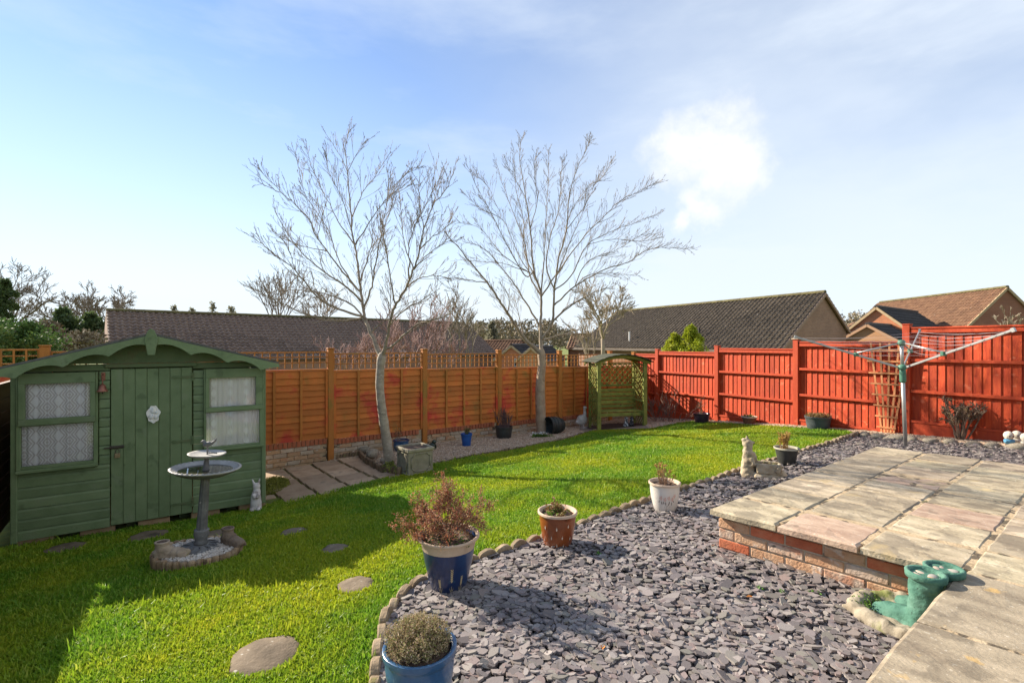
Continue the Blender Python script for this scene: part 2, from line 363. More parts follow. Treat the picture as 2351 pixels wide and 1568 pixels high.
tag(obj('border_gravel', np_mesh('border_gravel', V, Fc, M_grav, {'rnd': rn})), 'loose buff pea gravel in the border below the orange fence', 'gravel', kind='stuff')
V, Fc, rn = chips(GRAV2, 16000, None, .008, .016, (.010,.018), .4, .012, sides=5, elong=(1,1.5))
tag(obj('strip_gravel', np_mesh('strip_gravel', V, Fc, M_grav, {'rnd': rn})), 'loose buff gravel in the strip below the red fence', 'gravel', kind='stuff')
# ---------------------------------------------------------------- raised patio: slabs, mortar, brick front
M_slab = mat('slab_buff', [(.20,.155,.10),(.33,.265,.175),(.44,.355,.24),(.53,.44,.31)], 4, .82, .5, 70, rnd=.2, hue=.01, stretch=(2.6,.8,1), specks=[((.62,.56,.45),60,.63,.5),((.12,.095,.065),34,.61,.5),((.15,.12,.085),5,.51,.55),((.46,.33,.15),3,.62,.5)])
M_slabp = mat('slab_pink', [(.25,.155,.105),(.39,.27,.19),(.50,.38,.275)], 5, .82, .5, 70, rnd=.08, stretch=(2.6,.8,1), specks=[((.60,.53,.45),60,.63,.45),((.13,.10,.07),5,.56,.5)])
M_slabg = mat('slab_grey', [(.18,.14,.095),(.29,.235,.16),(.40,.325,.225)], 4, .85, .5, 70, rnd=.12, stretch=(2.6,.8,1), specks=[((.56,.50,.40),60,.63,.5),((.50,.31,.09),9,.67,.6),((.12,.095,.065),5,.52,.5)])
M_mort = mat('mortar', [(.26,.19,.11),(.42,.31,.185),(.50,.39,.25)], 14, .95, .6, 80, rnd=0, specks=[((.05,.04,.028),11,.53,.85),((.12,.13,.03),10,.64,.6)])
M_mortw = mat('wall_mortar', [(.30,.22,.14),(.44,.34,.23),(.52,.42,.30)], 14, .95, .7, 60, rnd=0, specks=[((.10,.08,.055),9,.63,.7)])
pt = thing('patio', 'raised patio of riven buff and pink slabs on a brick wall', 'patio', (PA.x, PA.y, 0), math.atan2(E1.y, E1.x), kind='structure')
ANG = math.atan2(E1.y, E1.x)
def loc2(a, b): # patio (a, b) to the patio empty's local frame
    w = E1*a+E2*b; return (w.dot(E1), w.dot(Vector((-E1.y, E1.x))))
rs = random.Random(3)
def slab_mesh(la, lb, m):
    mb = MB(); n = 5; vs = []; q = [(0,0),(la,0),(la,lb),(0,lb)]
    ring = []
    for i in range(4):
        a, b = q[i], q[(i+1) % 4]
        for t in range(n):
            u = t/n; p = (a[0]+(b[0]-a[0])*u, a[1]+(b[1]-a[1])*u); ring.append((p[0]+rs.uniform(-.005,.005), p[1]+rs.uniform(-.005,.005)))
    c = (la/2, lb/2); ins = [(c[0]+(x-c[0])*(1-.016/la*2), c[1]+(y-c[1])*(1-.016/lb*2)) for x, y in ring]; k = len(ring); md = [(c[0]+(x-c[0])*.55, c[1]+(y-c[1])*.55) for x, y in ring]
    for lst, z in ((ring, -.045), (ring, -.011), (ins, 0.), (md, None)):
        for x, y in lst:
            X, Y = loc2(x, y); vs.append((X, Y, z if z is not None and z < -.001 else rs.uniform(-.0025,.0025)))
    X, Y = loc2(*c); vs.append((X, Y, 0)); fs = []
    for L_ in range(3):
        for i in range(k): j = (i+1) % k; fs.append((L_*k+i, L_*k+j, L_*k+k+j, L_*k+k+i))
    fs += [(3*k+i, 3*k+(i+1) % k, 4*k) for i in range(k)]; mb.add(vs, fs)
    me = mb.mesh('slab', m, fix=True); return me
pool = {}
PITCH_A, PITCH_B = .452, .4675
for j in range(0, 12):
    rows = [(i*PITCH_A, PITCH_A) for i in range(0, 8)]
    if j >= 3: rows += [(-.80, .80), (-1.60, .80), (-2.3, .70)]
    off = 0
    for (a0, la) in rows:
        pinkish = (j == 1 and a0 == 0) or (rs.random() < .05 and a0 > .5); m = M_slabp if pinkish else (M_slabg if (a0 < 0 or rs.random() < .22) else M_slab)
        key = (round(la, 2), m.name, rs.randrange(4))
        if key not in pool: pool[key] = slab_mesh(la-.014, PITCH_B-.014, m)
        X, Y = loc2(a0+.007-(.035 if (a0 == 0 and j < 3) else 0), j*PITCH_B+.007-(.03 if (j == 3 and a0 < 0) else 0))
        obj('slab', pool[key], pt, (X, Y, ZP+rs.uniform(-.004,.004)), (rs.uniform(-.006,.006), rs.uniform(-.006,.006), 0))
mb = MB()
def quad_block(poly, z0, z1):
    n = len(poly); vs = [(*loc2(*p), z0) for p in poly]+[(*loc2(*p), z1) for p in poly]
    mb.add(vs, [tuple(range(n)), tuple(range(2*n-1, n-1, -1))]+[(i, n+i, n+(i+1) % n, (i+1) % n) for i in range(n)])
quad_block([(.045,.04),(3.56,.05),(3.56,5.6),(-2.3,5.6),(-2.3,1.46),(.045,1.46)], ZP-.06, ZP-.005)
mb.build('mortar_bed', M_mort, pt, fix=True)
mb = MB(); quad_block([(.0475,.045),(3.56,.055),(3.56,5.6),(-2.3,5.6),(-2.3,1.47),(.0475,1.47)], -.1, ZP-.062); mb.build('wall_core', M_mortw, pt, fix=True)
M_brick = [mat('brick_buff', [(.36,.17,.085),(.46,.27,.155),(.52,.36,.235)], 9, .9, .6, 70, rnd=.15, specks=[((.55,.46,.38),10,.60,.7),((.05,.04,.035),40,.67,.7)]),
           mat('brick_red', [(.36,.085,.035),(.47,.13,.06),(.50,.18,.09)], 8, .9, .5, 70, rnd=.15, specks=[((.50,.32,.22),12,.62,.6)]),
           mat('brick_pale', [(.40,.22,.13),(.50,.36,.26),(.56,.45,.36)], 9, .92, .6, 60, rnd=.1, specks=[((.06,.05,.04),22,.60,.8),((.42,.15,.07),5,.6,.6)])]
def brick_mesh(l, m):
    k = ('b', round(l, 3), m.name)
    if k not in _bc: _bc[k] = MB().box((0,0,0), (.1, l, .066)).mesh('brick', m, bevel=.005)
    return _bc[k]
e2a = math.atan2(E2.y, E2.x)-ANG+math.pi/2
COLS = [[0,1,1,0,1,1,1,0],[2,0,2,0,2,0,2,2],[1,0,0,2,0,1,2,2],[1,1,0,0,1,0,0,0],[0,1,0,1,0,0,1,1]]
for c in range(5):
    zc = ZP-.045-.028-.038-c*.0765; b = .035; k = 0
    while b < 1.46:
        l = .107 if (k == 0 and c % 2 == 1) else .218
        l = min(l, 1.47-b); X, Y = loc2(.045+.045, b+l/2)
        if l > .03: obj('brick', brick_mesh(l, M_brick[COLS[c][k % 8]]), pt, (X+rs.uniform(-.004,.003), Y, zc+rs.uniform(-.002,.002)), (0, rs.uniform(-.015,.015), e2a))
        b += l+.011; k += 1
# lichen stained mortar smears left between slabs are part of the mortar; weeds and leaves on the slate
# ---------------------------------------------------------------- small paved area beside the shed
M_pave = mat('paving_slab', [(.27,.175,.10),(.39,.27,.17),(.46,.34,.22)], 5, .9, .5, 60, rnd=.2, specks=[((.09,.07,.05),5,.6,.5)])
pv = thing('side_paving', 'square brown paving slabs between the shed and the orange fence', 'paving', (FO.x, FO.y, 0), ANG, kind='structure')
PAVE = [wallp(-3.2,.12), wallp(.55,.12), G(828,1064), G(905,1093), G(890,1100), G(800,1121), G(690,1146), G(610,1158), G(560,1150)]
pa_ = np.array([p[:2] for p in PAVE])
ps = MB().box((0,0,0), (.424,.405,.04)).mesh('slab', M_pave, bevel=.005)
for i in range(-8, 4):
    for j in range(0, 8):
        c = FO+E1*(i*.45+.30)+NF*(j*.45+.32)
        if inpoly(np.array([[c.x, c.y]]), pa_)[0]:
            obj('slab', ps, pv, (i*.45+.30, -(j*.45+.32), T(c.x, c.y)+.008+rs.uniform(-.003,.004)), (rs.uniform(-.01,.01), rs.uniform(-.01,.01), 0))
tag(sheet('bed_soil', [G(796,1062), G(830,1056), G(886,1093), G(918,1098), G(890,1103), G(858,1088)], M_soil, .016, .08), 'dark bare soil between the side paving and the log edging', 'soil', kind='structure')
# ---------------------------------------------------------------- grass
def grass(poly, n, dens, hmin, hmax, wmul=1.0, lean=.35):
    p = sample_poly(poly, n, dens); z = terr(p[:, 0], p[:, 1])+.004
    dist = np.hypot(p[:, 0], p[:, 1]); a = rng.random(n)*2*np.pi
    tuft = .5+.5*np.sin(p[:, 0]*3.1+np.sin(p[:, 1]*2.3)*2)*np.sin(p[:, 1]*2.7+p[:, 0]*1.3)
    tuft = np.clip(tuft+rng.normal(0, .25, n), 0, 1)
    clump = np.sin(p[:, 0]*1.9+1.3*np.sin(p[:, 1]*1.7+.6))*np.sin(p[:, 1]*2.2+1.1*np.sin(p[:, 0]*1.4)); h = rng.uniform(hmin, hmax, n)*(.65+.7*tuft)*(1+.28*clump)*np.where(rng.random(n) < .012, 1.9, 1); w = (.0022+.00062*dist)*wmul*rng.uniform(.7, 1.3, n)
    l = np.abs(rng.normal(0, lean, n))+.1; la = rng.random(n)*2*np.pi
    bx_, by_ = np.cos(a)*w, np.sin(a)*w; dx, dy = np.cos(la)*h*l, np.sin(la)*h*l
    P = np.empty((n, 5, 3)); x, y = p[:, 0], p[:, 1]
    P[:, 0] = np.stack([x-bx_, y-by_, z], -1); P[:, 1] = np.stack([x+bx_, y+by_, z], -1)
    P[:, 2] = np.stack([x+bx_*.8+dx*.35, y+by_*.8+dy*.35, z+h*.6], -1); P[:, 3] = np.stack([x-bx_*.8+dx*.35, y-by_*.8+dy*.35, z+h*.6], -1)
    P[:, 4] = np.stack([x+dx, y+dy, z+h*(1-.25*l)], -1)
    tri = np.array([[0,1,2],[0,2,3],[3,2,4]]); Fc = (tri[None]+(np.arange(n)*5)[:, None, None]).reshape(-1, 3)
    return P.reshape(-1, 3), Fc, np.repeat(rng.random(n), 5)
def grass_mat():
    m = bpy.data.materials.new('grass_blades'); m.use_nodes = True; nt = m.node_tree; N = nt.nodes; L = nt.links; b = N['Principled BSDF']; o = N['Material Output']
    tc = N.new('ShaderNodeTexCoord'); at = N.new('ShaderNodeAttribute'); at.attribute_name = 'rnd'
    r1 = _ramp(N, [(.10,.225,.016),(.165,.32,.02),(.225,.38,.03),(.36,.42,.09)], [0,.45,.85,1]); L.new(at.outputs['Fac'], r1.inputs[0])
    r2 = _ramp(N, [(.24,.33,.016),(.36,.41,.02),(.48,.47,.036)], [0,.6,1]); L.new(at.outputs['Fac'], r2.inputs[0])
    n1 = N.new('ShaderNodeTexNoise'); n1.inputs['Scale'].default_value = .75; n1.inputs['Detail'].default_value = 6; n1.inputs['Roughness'].default_value = .65; L.new(tc.outputs['Object'], n1.inputs['Vector'])
    mr = N.new('ShaderNodeMapRange'); mr.inputs[1].default_value = .42; mr.inputs[2].default_value = .60; L.new(n1.outputs['Fac'], mr.inputs[0])
    mx = N.new('ShaderNodeMixRGB'); L.new(mr.outputs[0], mx.inputs[0]); L.new(r1.outputs[0], mx.inputs[1]); L.new(r2.outputs[0], mx.inputs[2])
    L.new(mx.outputs[0], b.inputs['Base Color']); b.inputs['Roughness'].default_value = .5; b.inputs['Specular IOR Level'].default_value = .3
    tr = N.new('ShaderNodeBsdfTranslucent'); ms = N.new('ShaderNodeMixShader'); ms.inputs[0].default_value = .42
    L.new(mx.outputs[0], tr.inputs[0]); L.new(b.outputs[0], ms.inputs[1]); L.new(tr.outputs[0], ms.inputs[2]); L.new(ms.outputs[0], o.inputs[0]); return m
M_grass = grass_mat()
STONES = [((610,1508),.172,.20),((817,1346),.130,.14),((770,1262),.115,.13),((675,1224),.135,.13),((492,1229),.15,.13),((342,1232),.19,.14),((150,1261),.18,.13)]
SP = [(G(*s[0]), s[1]) for s in STONES]
BATH = G(455, 1283)
def gd(x, y):
    d = np.clip(7.5/(x*x+y*y), .16, 1)
    for c, r in SP: d = np.where(np.hypot(x-c.x, y-c.y) < r*(.98+.05*np.sin(9*np.arctan2(y-c.y, x-c.x)+c.x*7)), 0, d)
    d = np.where(np.hypot((x-BATH.x)/1.18, y-BATH.y) < .30, 0, d); return d
V, Fc, rn = grass(LAWN, 450000, gd, .020, .046)
tag(obj('lawn_grass', np_mesh('lawn_grass', V, Fc, M_grass, {'rnd': rn})), 'short bright green lawn with yellow mossy patches', 'grass', kind='stuff')
# stepping stones
M_step = mat('stepping_stone', [(.095,.07,.044),(.155,.115,.074),(.215,.165,.11)], 6, .9, .6, 50, specks=[((.45,.42,.36),24,.66,.7),((.04,.035,.025),5,.63,.7)])
SLAB = ['large cracked round stepping stone sunk in the lawn near the heather pot','round stepping stone with grass creeping over it, next after the large cracked one','speckled grey stepping stone midway along the line across the lawn','grey stepping stone in the lawn nearest the rabbit figure','stepping stone half hidden behind the bird bath post','flat stepping stone in the grass below the shed door','flat stepping stone in the grass below the shed window']
for k, ((c, r), s) in enumerate(zip(SP, STONES)):
    mb = MB(); rr = random.Random(k); w = [rr.uniform(.9,1.08) for _ in range(24)]
    mb.lathe([(1.0*r,-.03),(1.0*r,.005),(.95*r,.013),(.5*r,.016),(.02,.015)], 24, fn=lambda a, i: w[int(a/(2*math.pi)*24+.5) % 24] if i < 3 else 1)
    o = mb.build('stepping_stone', M_step, smooth=True, fix=True); o.location = (c.x, c.y, c.z); o.rotation_euler[2] = rr.random()*6
    tag(o, SLAB[k], 'stepping stone', 'stepping stones across the lawn')
# ---------------------------------------------------------------- lawn edging
M_edge = mat('edging_stone', [(.15,.105,.06),(.26,.19,.115),(.35,.27,.18)], 12, .9, .6, 60, rnd=.18, specks=[((.16,.15,.03),9,.63,.7),((.08,.06,.04),14,.62,.6)])
def along(pts, step):
    out = []; carry = 0
    for a, b in zip(pts[:-1], pts[1:]):
        d = (b-a); L_ = d.length; t = carry
        while t < L_: out.append((a+d*(t/L_), math.atan2(d.y, d.x))); t += step
        carry = t-L_
    return out
ed = thing('lawn_edging', 'scalloped stone edging between the lawn and the slate', 'edging', EDGE[6])
def scallop(w, h, t, seed):
    rr = random.Random(seed); mb = MB(); pr = [(-w/2, -.06)]+[(math.cos(math.pi-math.pi*i/8)*w/2, h*.35+math.sin(math.pi*i/8)*h*.65+rr.uniform(-.004,.004)) for i in range(9)]+[(w/2, -.06)]
    mb.prism(pr, -t/2, t/2, 'y'); return mb.mesh('edging_stone', M_edge, bevel=.008, fix=True)
SCM = [scallop(.150, .075, .05, i) for i in range(4)]
for k, (p, a) in enumerate(along([Vector((p.x, p.y, 0)) for p in EDGE], .153)):
    obj('edging_stone', SCM[k % 4], ed, Vector((p.x, p.y, T(p.x, p.y)+.005+rs.uniform(-.01,.012)))-ed.location, (rs.uniform(-.15,.15), rs.uniform(-.08,.08), a+rs.uniform(-.1,.1)))
M_log = mat('log_edging', [(.09,.06,.035),(.17,.115,.065),(.25,.18,.11)], 30, .95, .6, 50, rnd=.25, stretch=(1,1,.2), specks=[((.10,.11,.03),12,.63,.6)])
M_log2 = mat('log_edging_light', [(.16,.10,.05),(.30,.20,.11),(.40,.30,.19)], 30, .95, .6, 50, rnd=.25, stretch=(1,1,.2), specks=[((.05,.035,.02),14,.6,.7)])
def log_row(name, label, pts, r, h, m, closed=False, gap=1.9):
    t = thing(name, label, 'edging', pts[0]); me = [MB().lathe([(r*.98,-.08),(r,h*.9),(r*.8,h),(.004,h*1.0)], 7, sx=1, sy=.7+.15*i).mesh('log', m, smooth=False, fix=True) for i in range(3)]
    for k, (p, a) in enumerate(along([Vector((p.x, p.y, 0)) for p in pts], r*gap)):
        obj('log', me[k % 3], t, Vector((p.x, p.y, T(p.x, p.y)+rs.uniform(-.012,.012)))-t.location, (rs.uniform(-.06,.06), rs.uniform(-.06,.06), a))
    return t
log_row('border_edging', 'low dark log edging between lawn and gravel border', [G(985,1074)]+[p for p in BORDER], .035, .045, M_log)
log_row('bed_edging', 'dark log roll edging around the gravel bed of the leaning birch', [G(826,1050), G(840,1066), G(880,1088), G(915,1093), G(925,1088)], .033, .13, M_log)
log_row('wall_edging', 'short log roll against the brick base of the orange fence', [wallp(.10,.14), wallp(.72,.16)], .03, .11, M_log)
rk = thing('rock_edging', 'rough weathered rocks between patio and gravel strip', 'edging', ROCKL[0])
M_rock = mat('weathered_rock', [(.14,.115,.085),(.26,.22,.16),(.36,.31,.23)], 8, .95, .7, 40, rnd=.2, specks=[((.13,.13,.05),7,.6,.6)])
def rock_mesh(seed, m=M_rock, name='rock', sub=2):
    bm = bmesh.new(); bmesh.ops.create_icosphere(bm, subdivisions=sub, radius=1); rr = np.random.default_rng(seed); d = rr.normal(size=(5, 3)); d /= np.linalg.norm(d, axis=1)[:, None]
    for v in bm.verts:
        c = v.co.copy(); k = 1
        for q in d:
            t = c.dot(Vector(q)); 
            if t > .62: k *= .62/t*.55+.45
        v.co = c*k*rr.uniform(.95, 1.05)
    me = bpy.data.meshes.new(name); bm.to_mesh(me); bm.free(); me.materials.append(m); me.polygons.foreach_set('use_smooth', [True]*len(me.polygons)); return me
RKM = [rock_mesh(i) for i in range(5)]
def rock(parent, p, s, k, name='rock'):
    o = obj(name, RKM[k % 5], parent, p, (rs.uniform(-.2,.2), rs.uniform(-.2,.2), rs.uniform(0, 6))); o.scale = s; return o
for k, (p, a) in enumerate(along([Vector((p.x, p.y, 0)) for p in ROCKL], .24)):
    rock(rk, Vector((p.x, p.y, T(p.x, p.y)+.03))-rk.location, (.14+rs.uniform(-.03,.03), .09, .06+rs.uniform(0,.025)), k)
RB = [(836,1046,.13,'angular'),(848,1051,.10,'flat'),(858,1057,.16,'biggest'),(880,1066,.09,'small')]
for k, (x, y, s, w) in enumerate(RB):
    p = G(x, y); o = rock(None, (p.x, p.y, p.z+s*.45+(.06 if k < 3 else .03)), (s, s*.7, s*.55), k); tag(o, f'{w} pale grey rock edging the raised bed of the leaning birch', 'rock', 'rocks on the edge of the birch bed')
# ================================================================ FENCES
M_or = mat('orange_stain', [(.24,.13,.022),(.42,.135,.022),(.50,.15,.025),(.46,.05,.022)], 1.7, .72, .3, 50, rnd=.17, world=True, pos=[.30,.42,.54,.66])
M_orp = mat('orange_stain_post', [(.27,.115,.022),(.43,.155,.028),(.45,.175,.038)], 3, .75, .3, 60, rnd=.08, stretch=(4,4,.6), specks=[((.20,.17,.03),3,.62,.5)])
M_dk = mat('dark_stain', [(.08,.045,.026),(.14,.07,.035)], 4, .8, .3, 50, rnd=.15, stretch=(.5,1,4))
M_red = mat('red_stain', [(.32,.028,.007),(.47,.054,.011),(.58,.086,.018)], 6, .68, .6, 60, rnd=.22, stretch=(6,6,.5), specks=[((.62,.17,.08),9,.63,.55),((.20,.012,.008),12,.66,.7)])
M_redp = mat('red_stain_post', [(.38,.038,.010),(.51,.070,.015)], 4, .62, .3, 40, rnd=.06, stretch=(5,5,.7), specks=[((.60,.16,.08),9,.66,.4)])
M_cap = mat('pale_cap', [(.40,.30,.20),(.50,.40,.28)], 10, .8, .3)
def lap_fence(name, label, org, ang, posts, panels, ms, mp, trellis=0, ground=None, cat='fence'):
    t = thing(name, label, cat, (org.x, org.y, 0), ang); r = random.Random(5)
    ax = Vector((math.cos(ang), math.sin(ang)))
    for (x, top) in posts:
        gz = T(*(org+ax*x)); bx('post', mp, t, (x, -.015, (gz-.3+top)/2), (.105, .105, top-gz+.3), bevel=.006)
        c = bx('post_cap', mp, t, (x, -.015, top+.012), (.125, .125, .022), bevel=.006)
    for (x0, x1, top, h) in panels:
        L_ = x1-x0; xm = (x0+x1)/2
        pn = bx('panel', ms, t, (xm, 0, top-.02), (L_-.004, .05, .03))
        n = 11; ph = (h-.03)/n
        for i in range(n):
            key = ('lap', round(L_, 2), ms.name, i % 4)
            if key not in _bc:
                mb = MB(); w = [r.uniform(-.007,.007) for _ in range(9)]
                for q in range(9):
                    x = -L_/2+L_*q/8; mb.v += [(x,-.030,-ph*.60+w[q]),(x,-.002,ph*.5),(x,.012,ph*.5),(x,-.004,-ph*.60+w[q])]
                for q in range(8):
                    a = q*4
                    for e in range(4): mb.f.append((a+e, a+4+e, a+4+(e+1) % 4, a+(e+1) % 4))
                mb.f += [(0,1,2,3),(35,34,33,32)]; _bc[key] = mb.mesh('slat', ms, fix=True)
            obj('slat', _bc[key], pn, (0, .0, -.02-ph*(i+.5)+0.0))
        for q in range(5):
            x = -L_/2+.02+(L_-.04)*q/4; bx('batten', ms if q in (0, 4) else mp, pn, (x, -.042, -h/2+.0), (.04, .022, h-.02))
        if trellis:
            zt = top+trellis; tr = bx('trellis', mp, t, (xm, .0, zt-.012), (L_-.004, .034, .024))
            for q in range(1, 3): bx('lath', mp, tr, (0, 0, -trellis*q/3+.02), (L_-.004, .018, .016))
            k = 15
            for q in range(k+1): bx('lath', mp, tr, (-L_/2+.012+(L_-.024)*q/k, -.013, -trellis/2+.02), (.02, .014, trellis-.02))
    return t
PS = 1.93
top_k = lambda k: 1.512-.036*k
posts = [(k*PS, 1.905-.03*k) for k in range(-3, 5)]+[(8.78, 1.75)]
panels = [(k*PS+.055, (k+1)*PS-.055, top_k(k), 1.27) for k in range(-3, 4)]+[(4*PS+.055, 8.72, top_k(4), 1.27)]
lap_fence('lap_fence', 'orange stained lap fence with square trellis along the top', FO, ANG, posts, panels, M_or, M_orp, trellis=.315)
LO = FO+E1*(-4.0)+NF*.08; LANG = math.atan2(NF.y, NF.x)
lap_fence('boundary_fence', 'dark brown lap fence close beside the shed', LO, LANG, [(k*PS+.06, 1.64+.05*k) for k in range(4)], [(k*PS+.115, (k+1)*PS+.005, 1.58+.05*k, 1.60) for k in range(3)], M_dk, M_dk)
# brick base of the orange fence
M_wb = [mat('painted_brick_a', [(.34,.20,.10),(.46,.30,.17),(.42,.18,.085)], 9, .95, .6, 60, rnd=.12, specks=[((.50,.43,.34),14,.60,.8),((.07,.05,.035),16,.66,.6)]),
        mat('painted_brick_b', [(.34,.25,.16),(.45,.35,.25),(.52,.44,.34)], 9, .95, .6, 60, rnd=.12, specks=[((.32,.13,.07),10,.60,.7)])]
M_wc = mat('coping_brick', [(.26,.075,.035),(.36,.11,.05),(.30,.15,.08)], 8, .9, .5, 60, rnd=.15)
bw = thing('brick_wall', 'low weathered brick wall carrying the orange fence', 'wall', (FO.x, FO.y, 0), ANG); rw = random.Random(8)
wbm = {i: MB().box((0,0,0), (.215,.10,.066)).mesh('brick', M_wb[i], bevel=.004) for i in range(2)}; wcm = MB().box((0,0,0), (.066,.11,.105)).mesh('coping_brick', M_wc, bevel=.004)
mbw = MB()
for k in range(-1, 5):
    x0 = k*PS+.06 if k >= 0 else -1.2; x1 = (k+1)*PS-.06 if k < 4 else 8.7; tp = top_k(k)-1.285
    gz = min(T(*(FO+E1*x0)), T(*(FO+E1*x1)))
    x = x0
    while x+.07 < x1: obj('coping_brick', wcm, bw, (x+.033, .02, tp-.055+rw.uniform(-.003,.003)), (0, rw.uniform(-.02,.02), 0)); x += .076
    z = tp-.115-.038; c = 0
    while z > gz-.05:
        x = x0+(.0 if c % 2 else -.11)
        while x+.10 < x1:
            l = .215; xc = x+.1075
            if xc-.1 >= x0-.03 and xc+.1 <= x1+.03: obj('brick', wbm[0 if rw.random() < .55 else 1], bw, (xc, .025+rw.uniform(-.004,.004), z), (0, 0, rw.uniform(-.012,.012)))
            x += .226
        z -= .0765; c += 1
    mbw.box(((x0+x1)/2, .045, (tp-.012+gz-.2)/2), (x1-x0, .11, tp-.012-gz+.2))
mbw.build('mortar', M_mort, bw)
# red closeboard fence
RANG = math.atan2(RD.y, RD.x)
rf = thing('closeboard_fence', 'bright red closeboard fence stepping down the slope', 'fence', (RO.x, RO.y, 0), RANG); rr_ = random.Random(4)
RT = {-1: 1.72, 0: 1.80, 1: 1.90, 2: 2.05, 3: 2.29, 4: 2.50}
fb = {}
for k, tp in RT.items():
    x0 = k*PS+.06 if k >= 0 else -.90; x1 = (k+1)*PS-.06; L_ = x1-x0; xm = (x0+x1)/2
    gz = T(*(RO+RD*x0)); gz1 = T(*(RO+RD*x1)); gm = (gz+gz1)/2
    bx('post', M_redp, rf, ((k+1)*PS, -.01, (min(gz, gz1)-.3+RT.get(k+1, tp)+.045)/2), (.11, .11, RT.get(k+1, tp)+.045-min(gz, gz1)+.3), bevel=.006)
    if k == 1: bx('post_cap', M_cap, rf, ((k+1)*PS, -.01, RT[2]+.06), (.15, .15, .025), bevel=.006)
    else: bx('post_cap', M_redp, rf, ((k+1)*PS, -.01, RT.get(k+1, tp)+.056), (.125, .125, .02), bevel=.005)
    bx('cap_rail', M_redp, rf, (xm, -.012, tp-.012), (L_, .075, .03), bevel=.004)
    for d in (.07, .57, 1.11): bx('rail', M_redp, rf, (xm, -.028, tp-d), (L_, .045, .05 if d > .1 else .06), bevel=.004)
    bx('gravel_board', M_redp, rf, (xm, -.022, tp-1.66-.20), (L_, .03, .42), bevel=.004)
    bx('rail', M_redp, rf, (xm, -.03, tp-1.635), (L_, .04, .04), bevel=.004)
    n = int(L_/.108); pw = L_/n
    for i in range(n):
        v = rr_.randrange(5); key = ('fb', round(pw, 3), v)
        if key not in fb:
            e = rr_.uniform(-.004,.004); mb = MB(); mb.prism([(-pw/2-.008, .004),(-pw/2-.006, .012),(pw/2, .004+e*.3),(pw/2+.006, -.011)], -.81, .81, 'z'); fb[key] = mb.mesh('board', M_red, fix=True)
        obj('board', fb[key], rf, (x0+pw*(i+.5), .012+rr_.uniform(-.002,.002), tp-.03-.81+.002), (rr_.uniform(-.003,.003), rr_.uniform(-.004,.004), rr_.uniform(-.03,.03)))
# fan trellis on it
ft = thing('fan_trellis', 'wooden fan trellis leaning on the red fence', 'trellis', (*(RO+RD*(5.79-.26)+RN*.10), 0), RANG)
M_tr = mat('trellis_wood', [(.50,.19,.07),(.60,.27,.11)], 6, .75, .3, 50, rnd=.15)
for i in range(5):
    b0 = -.09+.045*i; b1 = -.27+.1475*i; MB().beam((b0, .0, .40), (b1, .012, 2.02), .030, .012, (0,1,0)).build('lath', M_tr, ft)
for i in range(8):
    z = .50+.195*i+(.02 if i > 5 else 0); u = (z-.40)/1.62; w0 = -.11-.21*u; w1 = .10+.24*u; MB().beam((w0-.04, -.016, z), (w1+.02, -.016, z), .012, .028, (0,0,1)).build('crosspiece', M_tr, ft)
# ================================================================ SHED
SA = Vector((-5.18, 5.0)); SE = Vector((.8294, .5586)); SANG = math.atan2(SE.y, SE.x); SZ = -.05
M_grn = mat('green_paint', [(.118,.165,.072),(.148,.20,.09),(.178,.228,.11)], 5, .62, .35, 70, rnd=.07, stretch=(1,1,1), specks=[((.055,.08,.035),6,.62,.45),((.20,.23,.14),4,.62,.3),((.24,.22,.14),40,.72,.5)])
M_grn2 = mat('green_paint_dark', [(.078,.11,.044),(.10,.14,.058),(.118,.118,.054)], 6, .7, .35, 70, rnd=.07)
M_felt = mat('roof_felt', [(.07,.07,.06),(.13,.125,.11)], 12, .95, .6, 120, specks=[((.20,.19,.05),5,.66,.8)])
M_iron = mat('rusty_iron', [(.035,.028,.02),(.07,.05,.032)], 20, .6, .3, 60, spec=.5)
M_bear = mat('bearer', [(.30,.19,.10),(.42,.29,.17)], 8, .9, .4, rnd=.15)
sh = thing('shed', 'green painted shiplap shed with scalloped bargeboards and curtained windows', 'shed', (SA.x, SA.y, SZ), SANG)
SW, SD = 2.36, 1.72
def board(x0, x1, z0, z1, name='board', m=M_grn, parent=sh):
    h = z1-z0; prf = [(-.020, .004),(-.020, h-.030),(-.009, h-.004),(.004, h-.004),(.004, .0)]
    mb = MB(); mb.prism(prf, -(x1-x0)/2, (x1-x0)/2, 'x'); key = ('sb', round(x1-x0, 3), round(h, 3), m.name)
    if key not in _bc: _bc[key] = mb.mesh(name, m, fix=True)
    return obj(name, _bc[key], parent, ((x0+x1)/2, 0, z0))
for i in range(6): board(.05, .79, .11*i, .11*(i+1)+.004); board(1.57, 2.31, .11*i, .11*(i+1)+.004)
board(1.57, 2.31, .66, .735); board(.05, .79, .66, .712)
for i in range(10):
    board(.70, .79, .71+.104*i, .71+.104*(i+1)); board(1.575, 1.675, .735+.1*i, .735+.1*(i+1))
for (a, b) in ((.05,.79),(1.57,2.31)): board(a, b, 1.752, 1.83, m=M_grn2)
for x in (.025, 2.335): bx('corner_post', M_grn, sh, (x, -.014, .89), (.05, .05, 1.80), bevel=.005)
